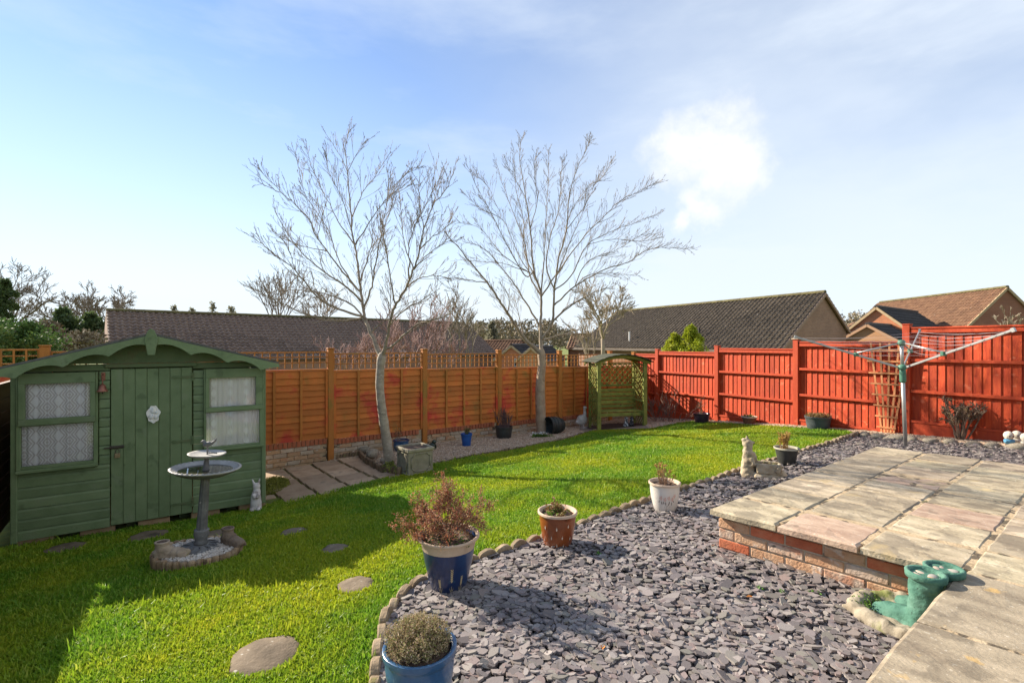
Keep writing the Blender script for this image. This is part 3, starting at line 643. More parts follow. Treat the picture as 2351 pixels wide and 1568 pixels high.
# carcass: floor, sides, back, gable
bx('floor', M_bear, sh, (SW/2, SD/2, .03), (SW-.02, SD-.03, .05))
bx('side_wall', M_grn2, sh, (.012, SD/2+.01, .88), (.02, SD-.03, 1.70)); bx('side_wall', M_grn2, sh, (SW-.012, SD/2+.01, .88), (.02, SD-.03, 1.70)); bx('back_wall', M_grn2, sh, (SW/2, SD-.01, .88), (SW-.06, .02, 1.70))
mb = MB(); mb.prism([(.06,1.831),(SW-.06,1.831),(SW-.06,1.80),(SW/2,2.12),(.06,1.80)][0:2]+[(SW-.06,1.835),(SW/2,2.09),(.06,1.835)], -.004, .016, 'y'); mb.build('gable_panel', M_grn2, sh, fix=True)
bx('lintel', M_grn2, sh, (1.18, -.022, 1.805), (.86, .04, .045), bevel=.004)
# bricks and bearers under the shed
for i in range(9):
    if i % 2 == 0: bx('bearer', M_bear, sh, (.17+i*.255, .08, -.055), (.30, .12, .10), bevel=.006)
for x in (.30,.81,1.32,1.83): bx('bearer', M_grn2, sh, (x+.16, .30, -.05), (.10, .2, .09))
# roof
AX, AZ = 1.175, 2.155; LXE, LZE = -.13, 1.775; RXE, RZE = 2.49, 1.80
for (x, z) in ((LXE, LZE), (RXE, RZE)):
    mb = MB(); mb.prism([(AX, AZ),(x, z),(x, z+.022),(AX, AZ+.024)], -.215, SD+.12, 'y'); mb.build('roof_panel', M_felt, sh, fix=True)
for sgn, (x, z) in ((1, (LXE, LZE)), (-1, (RXE, RZE))):
    n = 56; top = []; bot = []
    for i in range(n+1):
        u = i/n; X = AX+(x-AX)*u; Z = AZ+(z-AZ)*u-.003; lob = abs(math.sin(math.pi*(3.55*u))); dep = .135-.070*lob**.75
        if u > .93: dep *= 1-.35*(u-.93)/.07
        top.append((X, Z)); bot.append((X, Z-dep))
    mb = MB(); mb.prism(top+bot[::-1], -.238, -.218, 'y'); mb.build('bargeboard', M_grn, sh, fix=True)
mb = MB(); mb.prism([(AX-.032, 2.20),(AX, 2.225),(AX+.032, 2.20),(AX+.062, 2.11),(AX+.032, 1.925),(AX-.032, 1.925),(AX-.062, 2.11)], -.262, -.240, 'y'); mb.build('finial', M_grn, sh, fix=True, bevel=.004)
# door
dr = bx('door', M_grn2, sh, (1.18, .012, .89), (.765, .02, 1.755))
for i in range(7): bx('plank', M_grn, dr, (-.3825+.109*(i+.5), -.020, 0), (.1065, .02, 1.755), bevel=.004)
for z in (1.655, .89, .14):
    hg = bx('hinge', M_grn2, dr, (.385, -.036, z-.89), (.03, .012, .10)); MB().prism([(.0, .018),(-.15, .012),(-.19, .018),(-.215, 0),(-.19, -.018),(-.15, -.012),(.0, -.018)], -.006, .004, 'y').build('strap', M_grn2, hg, fix=True)
bt = bx('hasp', M_iron, dr, (-.33, -.038, .0), (.13, .012, .035), bevel=.003)
MB().tube([(-.11,-.012,.0),(.07,-.012,.0)], .008, 6).build('bolt', M_iron, bt)
pl = thing('padlock', 'old brass padlock hanging from the shed door hasp', 'padlock', sh.matrix_basis@Vector((.86, -.065, .80)), SANG)
M_brass = mat('old_brass', [(.20,.14,.07),(.34,.26,.15)], 20, .5, .2, metal=.6)
bx('body', M_brass, pl, (0, 0, .0), (.05, .022, .055), bevel=.006); MB().tube([(-.016,0,.02),(-.016,0,.055),(0,0,.075),(.016,0,.055),(.016,0,.02)], .004, 6).build('shackle', M_iron, pl)
# windows
def glass_mat():
    m = bpy.data.materials.new('window_glass'); m.use_nodes = True; N = m.node_tree.nodes; L = m.node_tree.links; N.clear()
    o = N.new('ShaderNodeOutputMaterial'); t = N.new('ShaderNodeBsdfTransparent'); t.inputs[0].default_value = (.99,.99,.99,1); gl = N.new('ShaderNodeBsdfGlossy'); gl.inputs['Roughness'].default_value = .03
    fr = N.new('ShaderNodeFresnel'); fr.inputs[0].default_value = 1.45; mx = N.new('ShaderNodeMixShader'); mm = N.new('ShaderNodeMath'); mm.operation = 'MULTIPLY'; mm.inputs[1].default_value = 1.3
    L.new(fr.outputs[0], mm.inputs[0]); L.new(mm.outputs[0], mx.inputs[0]); L.new(t.outputs[0], mx.inputs[1]); L.new(gl.outputs[0], mx.inputs[2]); L.new(mx.outputs[0], o.inputs[0]); return m
M_glass = glass_mat()
def lace_mat():
    m = bpy.data.materials.new('lace'); m.use_nodes = True; N = m.node_tree.nodes; L = m.node_tree.links; b = N['Principled BSDF']
    tc = N.new('ShaderNodeTexCoord'); sp = N.new('ShaderNodeSeparateXYZ'); L.new(tc.outputs['Object'], sp.inputs[0])
    def mth(op, a, b_=None):
        n = N.new('ShaderNodeMath'); n.operation = op
        for i, x in enumerate((a, b_)):
            if x is None: continue
            if isinstance(x, (int, float)): n.inputs[i].default_value = x
            else: L.new(x, n.inputs[i])
        return n.outputs[0]
    zig = mth('PINGPONG', mth('MULTIPLY', sp.outputs['Z'], 8.), .5)             # 0..0.5
    u = mth('FRACT', mth('MULTIPLY', sp.outputs['X'], 5.6)); uu = mth('ABSOLUTE', mth('SUBTRACT', u, .5))   # 0..0.5 across each repeat
    d = mth('ADD', uu, mth('MULTIPLY', zig, .45)); w1 = mth('SINE', mth('MULTIPLY', d, 44.))
    dia = mth('ADD', uu, mth('ABSOLUTE', mth('SUBTRACT', zig, .25))); w2 = mth('GREATER_THAN', .09, dia)
    k = mth('MAXIMUM', mth('MULTIPLY', mth('GREATER_THAN', w1, .0), mth('GREATER_THAN', .56, d)), w2)
    fine = N.new('ShaderNodeTexNoise'); fine.inputs['Scale'].default_value = 160; L.new(tc.outputs['Object'], fine.inputs['Vector'])
    k2 = mth('MULTIPLY', k, mth('ADD', .45, mth('MULTIPLY', fine.outputs['Fac'], .6)))
    mx = N.new('ShaderNodeMixRGB'); L.new(k2, mx.inputs[0]); mx.inputs[1].default_value = (.94,.92,.90,1); mx.inputs[2].default_value = (.60,.53,.50,1)
    L.new(mx.outputs[0], b.inputs['Base Color']); b.inputs['Roughness'].default_value = .9; return m
M_lace = lace_mat()
def window(x0, x1, z0, z1, up, lo, zr):
    w = MB(); fy = -.036
    def fr(a, b, c, d, y=fy, t=.05): return ((a+b)/2, y, (c+d)/2), (b-a, t, d-c)
    wn = bx('window', M_grn, sh, *fr(x0, x1, z0-.022, z0+.012, fy-.012, .075), bevel=.005)       # the sill carries the rest
    o = Vector(wn.location)
    def piece(n, a, b, c, d, y=fy, t=.05, bev=.004, m=M_grn): ce, s = fr(a, b, c, d, y, t); return bx(n, m, wn, Vector(ce)-o, s, bevel=bev)
    piece('frame', x0, lo[0], z0+.012, zr-.022); piece('frame', lo[1], x1, z0+.012, zr-.022); piece('frame', lo[0], lo[1], z0+.012, lo[2])
    piece('frame', lo[0], lo[1], lo[3], zr-.022)
    s0, s1 = x0+.018, x1-.018                                                                  # the proud opening sash above
    piece('sash', x0, s0, zr-.022, z1); piece('sash', s1, x1, zr-.022, z1)
    piece('sash', s0, up[0], up[2], up[3], -.046, .055); piece('sash', up[1], s1, up[2], up[3], -.046, .055)
    piece('sash', s0, s1, zr-.022, up[2], -.05, .062); piece('sash', s0, s1, up[3], z1, -.046, .055)
    for q in (up, lo): piece('pane', q[0]-.004, q[1]+.004, q[2]-.004, q[3]+.004, -.026, .003, 0, M_glass)
    return wn
window(.045, .692, .730, 1.745, (.113,.628,1.265,1.632), (.081,.654,.775,1.192), 1.222)
window(1.678, 2.335, .755, 1.745, (1.737,2.241,1.272,1.632), (1.705,2.285,.785,1.208), 1.238)
for (x0, x1, z0, z1, w) in ((.06,.68,.76,1.68,'wider window left of the shed door'), (1.69,2.30,.77,1.68,'window beside the hinged edge of the shed door')):
    mb = MB(); n = 90
    for i in range(n+1):
        u = i/n; x = x0+(x1-x0)*u; y = .030+.006*math.sin(u*38)+.004*math.sin(u*91+1)+(.012*math.sin(u*120) if u > .8 else 0)
        mb.v += [(x, y, z0), (x, y, z1)]
    mb.f = [(2*i, 2*i+2, 2*i+3, 2*i+1) for i in range(n)]
    c = mb.build('net_curtain', M_lace, smooth=True); c.location = sh.location; c.rotation_euler = sh.rotation_euler
    tag(c, f'white patterned net curtain behind the {w}', 'curtain')
# bell and plaque
M_cop = mat('copper', [(.20,.075,.045),(.34,.14,.09)], 14, .45, .3, metal=.5, spec=.5)
be = thing('wall_bell', 'small copper bell hanging beside the shed window', 'bell', sh.matrix_basis@Vector((.735, -.085, 1.53)), SANG)
MB().lathe([(.052,-.005),(.05,.004),(.034,.03),(.028,.06),(.016,.078),(.004,.082)], 16).build('bell', M_cop, be, smooth=True)
MB().tube([(0,.06,.19),(0,.03,.185),(0,0,.165),(0,0,.08)], .006, 6).build('bracket', M_cop, be); MB().tube([(0,0,.0),(0,0,-.03)], .006, 6).build('clapper', M_iron, be); bx('mount', M_cop, be, (0,.064,.16), (.035,.01,.09), bevel=.003)
pq = thing('door_plaque', 'pale painted plaque fixed to the shed door', 'plaque', sh.matrix_basis@Vector((1.185, -.03, 1.13)), SANG)
M_plq = mat('plaque_glaze', [(.62,.58,.50),(.74,.70,.62),(.55,.60,.62)], 26, .5, .4, 90, specks=[((.16,.28,.45),30,.63,.8),((.30,.38,.16),34,.66,.7)])
rp = random.Random(2); mb = MB(); pts = [(math.cos(a)*.062*(1+.10*math.sin(5*a)+rp.uniform(-.06,.06)), .105+math.sin(a)*.10*(1+.06*math.sin(7*a))) for a in [2*math.pi*i/30 for i in range(30)]]
mb.prism(pts, -.012, .0, 'y'); mb.build('plate', M_plq, pq, fix=True)
for (x, z, r) in ((0,.14,.028),(-.02,.075,.03),(.025,.07,.026),(0,.165,.018),(.03,.12,.015)): MB().ell((x, -.012, z), (r, .012, r)).build('relief', M_plq, pq, smooth=True)
# ================================================================ ARBOUR
A0 = G(1375, 988); A1 = G(1487, 985); ad = (A1-A0); ad.z = 0; AWD = ad.length; AANG = R(13); AWD = 1.24
M_arb = mat('mossy_green_wood', [(.13,.145,.03),(.215,.225,.042),(.30,.295,.065)], 6, .8, .4, 60, rnd=.14, stretch=(1,1,1), specks=[((.24,.26,.05),5,.62,.6),((.03,.045,.015),7,.62,.6)])
M_arbr = mat('dark_roof_wood', [(.035,.038,.022),(.07,.07,.04)], 8, .9, .5, 60, rnd=.2, specks=[((.16,.15,.05),8,.64,.6)])
M_arbd = mat('dark_green_wood', [(.03,.05,.025),(.06,.085,.035)], 8, .85, .4, 60, rnd=.15)
ab = thing('garden_arbour', 'green wooden arbour seat with arched roof and diamond lattice sides', 'arbour', (A0.x, A0.y, min(A0.z, A1.z)), AANG); AD = .58
for x in (0, AWD):
    bx('post', M_arb, ab, (x, 0, .84), (.095, .075, 1.72), bevel=.006); bx('post', M_arb, ab, (x, AD, .84), (.06, .055, 1.72), bevel=.006)
def arch(x): u = (x-AWD/2)/(AWD/2+.12); return 1.675+.17*(1-u*u)
for y in (-.06, AD+.04):
    xs_ = [-.12+(AWD+.24)*i/16 for i in range(17)]; mb = MB(); mb.prism([(x, arch(x)) for x in xs_]+[(x, arch(x)-.075) for x in xs_[::-1]], y-.012, y+.012, 'y'); mb.build('arched_beam', M_arb, ab, fix=True)
for i in range(17):
    x = -.15+(AWD+.30)*(i+.5)/17; sl_ = math.atan2(arch(x+.01)-arch(x-.01), .02); bx('roof_slat', M_arbr, ab, (x, AD/2-.01, arch(x)+.014+(.006 if i % 2 else 0)), (.098, AD+.34, .018), (0, -sl_, 0))
def lattice(parent, org, ux, w, h, sp, m, th=.007):
    """diamond lattice in the plane of ux and z, each lath a part"""
    org = Vector(org); ux = Vector(ux); nrm = ux.cross(Vector((0,0,1)))
    for sg in (1, -1):
        c = -h+sp/2
        while c < w:
            pts = []
            for (x, z) in ((c, 0), (c+h, h)):
                pts.append([x, z])
            (xa, za), (xb, zb) = pts
            if xa < 0: za += -xa; xa = 0
            if xb > w: zb -= xb-w; xb = w
            if xb-xa > .02:
                if sg < 0: xa, xb = w-xa, w-xb
                p = org+ux*xa+Vector((0,0,za))+nrm*(sg*th*.55); q_ = org+ux*xb+Vector((0,0,zb))+nrm*(sg*th*.55)
                MB().beam(p, q_, th, .024, nrm.cross((q_-p).normalized())).build('lath', m, parent)
            c += sp
bk = bx('back_trellis', M_arb, ab, (AWD/2, AD, 1.615), (AWD-.06, .03, .035)); lattice(bk, (-AWD/2+.03, 0, -.545), (1,0,0), AWD-.06, .53, .145, M_arb); bx('frame', M_arb, bk, (0, 0, -.565), (AWD-.06, .03, .06))
for x in (0, AWD):
    sd = bx('side_trellis', M_arb, ab, (x, AD/2, 1.60), (.03, AD-.07, .035)); lattice(sd, (0, -AD/2+.04, -1.52), (0,1,0), AD-.08, 1.5, .115, M_arb)
    bx('arm_rest', M_arb, ab, (x+(.05 if x == 0 else -.05), AD/2+.02, .68), (.09, AD-.02, .03), bevel=.006)
for i in range(4): bx('seat_slat', M_arb, ab, (AWD/2, .10+i*.125, .44), (AWD-.07, .10, .022), bevel=.004)
bx('seat_rail', M_arb, ab, (AWD/2, .06, .365), (AWD-.08, .025, .09), bevel=.004)
for i in range(5): bx('back_slat', M_arb, ab, (AWD/2, AD-.05+.012*i, .515+i*.102), (AWD-.07, .02, .088), bevel=.004)
for x in (.05, AWD-.05): bx('seat_bearer', M_arb, ab, (x, .25, .40), (.05, .52, .055), bevel=.004)
# ================================================================ HOUSES BEYOND THE FENCES
def brick_far(name, c1, c2, mo=(.45,.38,.30)):
    if name in MATS: return MATS[name]
    m = bpy.data.materials.new(name); MATS[name] = m; m.use_nodes = True; N = m.node_tree.nodes; L = m.node_tree.links; b = N['Principled BSDF']
    tc = N.new('ShaderNodeTexCoord'); mp = N.new('ShaderNodeMapping'); L.new(tc.outputs['UV'], mp.inputs[0]); br = N.new('ShaderNodeTexBrick')
    for i, c in ((1, c1), (2, c2), (3, mo)): br.inputs[i].default_value = (*c, 1)
    br.inputs['Scale'].default_value = 1; br.inputs['Brick Width'].default_value = .225; br.inputs['Row Height'].default_value = .075; br.inputs['Mortar Size'].default_value = .010; br.inputs['Bias'].default_value = 0
    L.new(mp.outputs[0], br.inputs['Vector']); nz = N.new('ShaderNodeTexNoise'); nz.inputs['Scale'].default_value = .9; nz.inputs['Detail'].default_value = 6; L.new(tc.outputs['UV'], nz.inputs['Vector'])
    mx = N.new('ShaderNodeMixRGB'); mx.blend_type = 'MULTIPLY'; mx.inputs[0].default_value = .55; rp_ = _ramp(N, [(.6,.58,.55),(1.1,1.08,1.05)]); L.new(nz.outputs['Fac'], rp_.inputs[0]); L.new(br.outputs[0], mx.inputs[1]); L.new(rp_.outputs[0], mx.inputs[2])
    L.new(mx.outputs[0], b.inputs['Base Color']); b.inputs['Roughness'].default_value = .9; return m
def tile_mesh(m, w=.30, l=.345):
    mb = MB(); n = 8; z = lambda u: .040*math.sin(2*math.pi*u+.4)+.004
    for (y, dz) in ((-.03, 0), (l, .05), (l, .0)):
        for i in range(n+1): mb.v.append((w*i/n, y, z(i/n)+dz))
    k = n+1
    for i in range(n): mb.f += [(i, i+1, k+i+1, k+i), (k+i, k+i+1, 2*k+i+1, 2*k+i)]
    return mb.mesh('tile', m, smooth=False)
def slope(parent, p, along_, down, drop_per, length, run, m, n_ind=300, w=.30, l=.345, rname='roof'):
    """one tiled roof slope: p ridge start, along_/down horizontal unit vectors"""
    p = Vector(p)-parent.location; al = Vector((*along_, 0)); dn = Vector((*down, -drop_per)); sl_ = dn.length; dn /= sl_; nrm = al.cross(dn); nrm = nrm if nrm.z > 0 else -nrm; nrm.normalize()
    S = run*sl_; mb = MB(); e = [p-nrm*.03, p+al*length-nrm*.03, p+al*length+dn*S-nrm*.03, p+dn*S-nrm*.03]; mb.add(e+[x-nrm*.08 for x in e], [(0,1,2,3),(7,6,5,4),(0,4,5,1),(1,5,6,2),(2,6,7,3),(3,7,4,0)])
    rf_ = mb.build(rname, m, parent, fix=True)
    me = tile_mesh(m, w, l); nc, nr = int(length/w), int(S/l); M3 = Matrix((al, dn, nrm)).transposed()
    if M3.determinant() < 0: me.flip_normals()
    it = []
    for r in range(nr):
        for c in range(nc): it.append(p+al*(c*w)+dn*(r*l))
    it.sort(key=lambda q: (q+parent.location).length)
    eul = M3.to_4x4(); rg = random.Random(len(it))
    for q in it[:n_ind]:
        o = bpy.data.objects.new('tile', me); COL.objects.link(o); o.parent = rf_; o.matrix_basis = Matrix.Translation(q+nrm*rg.uniform(-.004,.006))@eul
    rest = it[n_ind:]
    if rest:
        tv = np.array([v.co[:] for v in me.vertices])@np.array(M3).T; tf = np.array([f.vertices[:] for f in me.polygons]); Q = np.array([q[:] for q in rest])
        Q = Q+np.array(nrm)[None]*rng.uniform(-.004,.006,(len(Q),1))
        V = (tv[None]+Q[:, None]).reshape(-1, 3); Fc = (tf[None]+(np.arange(len(Q))*len(tv))[:, None, None]).reshape(-1, 4); s = obj('far_tiles', np_mesh('far_tiles', V, Fc, m), rf_); s['kind'] = 'stuff'
    return rf_
def ridge_caps(parent, p, along_, length, m):
    p = Vector(p)-parent.location; a = math.atan2(along_[1], along_[0]); mb = MB(); mb.prism([(math.cos(t)*.13, math.sin(t)*.10) for t in [math.pi*i/6 for i in range(7)]]+[(-.13,-.05),(.13,-.05)], -.22, .22, 'x'); me = mb.mesh('ridge_tile', m, fix=True)
    for i in range(int(length/.45)): q = p+Vector((*along_, 0))*(.225+.45*i); obj('ridge_tile', me, parent, q+Vector((0,0,.02)), (rs.uniform(-.02,.02), rs.uniform(-.02,.02), a+rs.uniform(-.02,.02)))
def wall_poly(parent, pts, m, name='wall', thick=.25, inward=(0,1,0)):
    """a wall from an outline in a vertical plane, uv in metres for its bricks"""
    P_ = [Vector(q)-parent.location for q in pts]; n = len(P_); iv = Vector(inward)*thick; mb = MB(); mb.add(P_+[q+iv for q in P_], [tuple(range(n)), tuple(range(2*n-1, n-1, -1))]+[(i, n+i, n+(i+1) % n, (i+1) % n) for i in range(n)])
    o = mb.build(name, m, parent, fix=True); uv = o.data.uv_layers.new(); ax = max((q-P_[0] for q in P_[1:]), key=lambda d: math.hypot(d.x, d.y)).copy(); ax.z = 0; ax.normalize()
    for lp in o.data.loops: c = o.data.vertices[lp.vertex_index].co; uv.data[lp.index].uv = (c.dot(ax), c.z)
    return o
M_tb = mat('brown_pantile', [(.12,.078,.055),(.18,.122,.088),(.24,.17,.125)], 5, .85, .4, 40, rnd=.16, specks=[((.48,.46,.40),3,.74,.9),((.14,.12,.03),4,.70,.6)])
M_tm = mat('mossy_ridge', [(.08,.062,.045),(.13,.11,.045),(.11,.10,.03)], 6, .9, .5, 40, rnd=.2)
M_tg = mat('grey_brown_tile', [(.05,.038,.026),(.092,.07,.048),(.14,.108,.076)], 4, .85, .4, 40, rnd=.2, specks=[((.5,.48,.42),4,.72,.8),((.16,.15,.04),3,.68,.5)])
M_tr2 = mat('russet_tile', [(.12,.06,.035),(.19,.10,.055),(.26,.15,.08)], 3, .85, .4, 40, rnd=.16, specks=[((.5,.46,.38),4,.72,.8)])
M_td = mat('dark_tile', [(.035,.03,.028),(.06,.05,.045)], 5, .7, .4, 40, rnd=.15)
M_bg = brick_far('brick_grey', (.36,.19,.115), (.27,.14,.085), (.34,.23,.16)); M_bo = brick_far('brick_orange', (.62,.21,.085), (.50,.16,.065), (.5,.3,.18)); M_br = brick_far('brick_russet', (.36,.12,.06), (.28,.09,.045), (.34,.22,.15)); M_by = brick_far('brick_yellow', (.60,.31,.15),(.52,.26,.12),(.5,.33,.2))
M_wht = mat('white_trim', [(.62,.60,.56),(.74,.72,.68)], 8, .6, .1, rnd=.03)
M_tim = mat('pale_verge', [(.40,.28,.15),(.52,.38,.22)], 6, .8, .3, rnd=.1)
# house with the long brown pantile roof
h1 = thing('bungalow', 'bungalow with a long brown pantile roof and mossy ridge behind the trellis', 'house', (-23.1, 27.5, -1.2)); D1 = (.741,.6715); N1 = (.6715,-.741)
R1 = Vector((-23.1, 27.5, 3.9)); slope(h1, R1, D1, N1, .62, 25.5, 4.5, M_tb); slope(h1, R1, D1, (-N1[0], -N1[1]), .62, 25.5, 4.5, M_tb, 0)
ridge_caps(h1, R1+Vector((0,0,.03)), D1, 25.5, M_tm)
e0 = R1+Vector((*N1, 0))*4.2-Vector((0,0,2.65)); e1_ = e0+Vector((*D1, 0))*25.3
wall_poly(h1, [(e0.x,e0.y,-1.2),(e1_.x,e1_.y,-1.2),e1_,e0], M_bg, inward=(-N1[0],-N1[1],0))
gq = R1-Vector((*N1, 0))*4.2-Vector((0,0,2.65)); wall_poly(h1, [(e0.x,e0.y,-1.2),e0,R1-Vector((0,0,.12)),gq,(gq.x,gq.y,-1.2)], M_bg, inward=(D1[0],D1[1],0))
# house with the grey brown roof and the brick gable
h2 = thing('gabled_bungalow', 'bungalow with grey brown tiled roof and plain brick gable end', 'house', (17.5, 27, -1.2)); D2 = Vector((-.45,.893)).normalized()[:]; N2 = (-.8,-.6); R2 = Vector((17.5,27,4.87))
slope(h2, R2, D2, N2, .585, 18, 5.6, M_tg); slope(h2, R2, D2, (.8,.6), .585, 18, 3.6, M_tg, 60); ridge_caps(h2, R2+Vector((0,0,.03)), D2, 18, M_tm)
v3 = lambda v, s, dz: v+Vector((*s, 0))+Vector((0,0,dz))
gl_, gr_ = v3(R2, (-.8*5.3,-.6*5.3), -.585*5.3-.1), v3(R2, (.8*3.35,.6*3.35), -.585*3.35-.1); bk_ = Vector((*D2, 0))*.12
wall_poly(h2, [Vector((gl_.x,gl_.y,-1.2))+bk_, Vector((gr_.x,gr_.y,-1.2))+bk_, gr_+bk_, R2+bk_-Vector((0,0,.1)), gl_+bk_], M_bg, inward=D2+(0,))
for q in (v3(R2, (-.8*5.6,-.6*5.6), -.585*5.6), v3(R2, (.8*3.6,.6*3.6), -.585*3.6)): MB().beam(R2-h2.location-Vector((0,0,.09)), q-h2.location-Vector((0,0,.09)), .10, .16).build('verge', M_br, h2)
e0 = v3(R2, (-.8*5.2,-.6*5.2), -.585*5.2-.1); e1_ = e0+Vector((*D2,0))*17.5; wall_poly(h2, [(e0.x,e0.y,-1.2),(e1_.x,e1_.y,-1.2),e1_,e0], M_bg, inward=(.8,.6,0))
MB().tube([(-9.0,8.0,3.3),(-9.0,8.0,4.1)], .06, 8).build('flue', M_wht, h2)
MB().tube([(-6.0,2.7,3.4),(-6.0,2.7,4.2)], .07, 8).build('soil_pipe', M_td, h2)
# far right house with russet roof
h3 = thing('russet_house', 'tall house with russet tiled roof and red brick gable above the fence', 'house', (34.85, 34, -1)); D3 = (.05,.9987); R3 = Vector((34.85,34,5.98))
slope(h3, R3, D3, (-1,.0), .97, 13, 4.4, M_tr2); slope(h3, R3, D3, (1,0), .97, 13, 4.4, M_tr2, 0); ridge_caps(h3, R3+Vector((0,0,.03)), D3, 13, M_tm)
wall_poly(h3, [(30.6,34.1,-1),(39.1,34.1,-1),(39.1,34.1,1.9),(34.85,34.1,5.9),(30.6,34.1,1.9)], M_br); wall_poly(h3, [(30.8,34.3,-1),(31.4,46.5,-1),(31.4,46.5,2),(30.8,34.3,2)], M_br, inward=(1,0,0))
for s in (-1, 1): MB().beam((0,0,6.93), (s*4.4,0,6.93-4.27), .10, .16).build('verge', M_tim, h3)
def gable(name, label, ap, dr_, sd_, hw, pitch, ln, mt, mw, base=-1., wnd=None, mv=M_tim, n=80):
    h = thing(name, label, 'house', (ap[0], ap[1], base)); A = Vector(ap); d = Vector((*dr_, 0)).normalized(); s = Vector((*sd_, 0)).normalized()
    slope(h, A, d[:2], s[:2], pitch, ln, hw*1.12, mt, n); slope(h, A, d[:2], (-s)[:2], pitch, ln, hw*1.12, mt, n//2); ridge_caps(h, A+Vector((0,0,.02)), d[:2], ln, mt)
    a, b = A+s*hw*.97-Vector((0,0,pitch*hw+.05)), A-s*hw*.97-Vector((0,0,pitch*hw+.05)); k = d*.1
    wall_poly(h, [Vector((a.x,a.y,base))+k, a+k, A+k-Vector((0,0,.1)), b+k, Vector((b.x,b.y,base))+k], mw, inward=d[:])
    wall_poly(h, [Vector((a.x,a.y,base))+k, Vector((a.x,a.y,base))+k+d*(ln-.3), a+k+d*(ln-.3), a+k], mw, inward=(-s)[:])
    for q in (a, b): MB().beam(A-h.location-Vector((0,0,.06)), q-h.location+(q-A).normalized()*.2+Vector((0,0,.0)), .14, .15).build('verge', mv, h)
    if wnd:
        (u, z, w, hh) = wnd; c = A+s*u; c.z = z; ang = math.atan2(s.y, s.x); c = c-h.location+d*.06
        wn = bx('window', M_wht, h, c, (w, .08, hh), (0,0,ang)); 
        for sx in (-1, 1): bx('pane', M_td, wn, (sx*w*.235, -.035 if (Vector((-math.sin(ang), math.cos(ang), 0)).dot(d) > 0) else .035, 0), (w*.40, .03, hh*.82))
    return h
gable('gabled_house', 'house with orange brick gable and dark roof beside the russet house', (24.1,32,4.45), (.8,.6), (.6,-.8), 2.3, .86, 9, M_td, M_bo)
gable('gabled_garage', 'low garage with pale brick gable and dark tiled roof behind the red fence', (21.3,29,3.18), (.8,.6), (.6,-.8), 1.55, .62, 7, M_td, M_by, mv=M_bo)
gable('distant_gable', 'distant red brick gable between the grey roofed bungalow and the garage', (34.2,48,4.1), (.5,.86), (1,-.35), 2.4, .55, 6, M_br and M_tr2, M_br, n=20)
gable('small_brick_house', 'small orange brick house with white window seen through the trellis', (-.05,38,1.9), (.35,.93), (.94,-.33), 1.6, .75, 6, M_td, M_bo, wnd=(.55,.55,.62,.62), n=30)
gable('pale_brick_house', 'small pale brick gable seen through the trellis beside the smooth barked tree', (1.45,37,1.75), (.35,.93), (.94,-.33), 1.2, .8, 6, M_td, M_by, n=30)
gable('red_roofed_house', 'low red tiled house half hidden by bare pinkish shrubs', (-4.6,48,2.3), (.94,-.33), (-.33,-.94), 2.6, .5, 6, M_tr2, M_br, n=60)
gable('distant_house', 'distant house with russet roof behind the pale bare tree', (6.2,50,3.0), (.95,-.3), (-.3,-.95), 2.6, .5, 5, M_tr2, M_br, n=60)
# ================================================================ PLANTS AND POTS
def perp(d, r):
    v = Vector((r.gauss(0,1), r.gauss(0,1), r.gauss(0,1))); v = v-d*v.dot(d); return v.normalized()
def grow(mb, p, d, L_, r0, depth, rnd, tips, up=.15, wig=.25, kids=3, ratio=.68, ang=.6, sides=4, rmin=.0015, start=.35, segs=4):
    """a branching stem of tapered tubes; tips collects points for leaves and buds"""
    pts = [p]; dd = d.copy(); n = segs; r1 = max(rmin, r0*.45)
    for i in range(n):
        dd = (dd+perp(dd, rnd)*wig*rnd.random()+Vector((0,0,up))*.3).normalized(); pts.append(pts[-1]+dd*(L_/n))
    mb.tube(pts, [max(rmin, r0+(r1-r0)*i/n) for i in range(n+1)], sides, cap=False)
    for i in range(1, n+1): tips.append((pts[i], (pts[i]-pts[i-1]).normalized(), depth))
    if depth > 0:
        for k in range(kids):
            u = start+(1-start)*(k+rnd.random())/kids; i = min(n-1, int(u*n)); q = pts[i].lerp(pts[i+1], u*n-i); t = (pts[i+1]-pts[i]).normalized()
            nd = (t*math.cos(ang)+perp(t, rnd)*math.sin(ang)*rnd.uniform(.6,1.2)+Vector((0,0,up))).normalized()
            grow(mb, q, nd, L_*ratio*rnd.uniform(.7,1.15), max(rmin, r0*.55), depth-1, rnd, tips, up, wig, kids, ratio, ang, max(3, sides-1), rmin, start, segs)
def leaves(name, pts, m, parent, n, size, seed=0, spread=.01, shape=(1,.5), droop=0., attr=True):
    """n small pointed leaves scattered round the points"""
    rg = np.random.default_rng(seed); P_ = np.array([p[:] for p in pts]); i = rg.integers(0, len(P_), n); c = P_[i]+rg.normal(0, spread, (n, 3))
    d = rg.normal(size=(n, 3)); d[:, 2] += droop; d /= np.linalg.norm(d, axis=1)[:, None]; s = rg.normal(size=(n, 3)); s -= d*(s*d).sum(1)[:, None]; s /= np.linalg.norm(s, axis=1)[:, None]
    l = size*rg.uniform(.6, 1.3, n)[:, None]*shape[0]; w = l*shape[1]*.5
    nn = np.cross(d, s)*l*.12
    V = np.stack([c, c+d*l*.5+s*w+nn, c+d*l, c+d*l*.5-s*w+nn], 1).reshape(-1, 3); Fc = np.arange(4*n).reshape(-1, 4)
    return obj(name, np_mesh(name, V, Fc, m, {'rnd': np.repeat(rg.random(n), 4)}), parent)
M_twig = mat('twig', [(.10,.065,.04),(.20,.14,.09)], 20, .9, .2, rnd=.1)
M_rust = mat('rust_leaf', [(.26,.075,.035),(.42,.145,.075),(.52,.27,.15),(.20,.08,.04),(.38,.30,.10)], attr='rnd', rough=.6, bump=0, rnd=0, transl=.3)
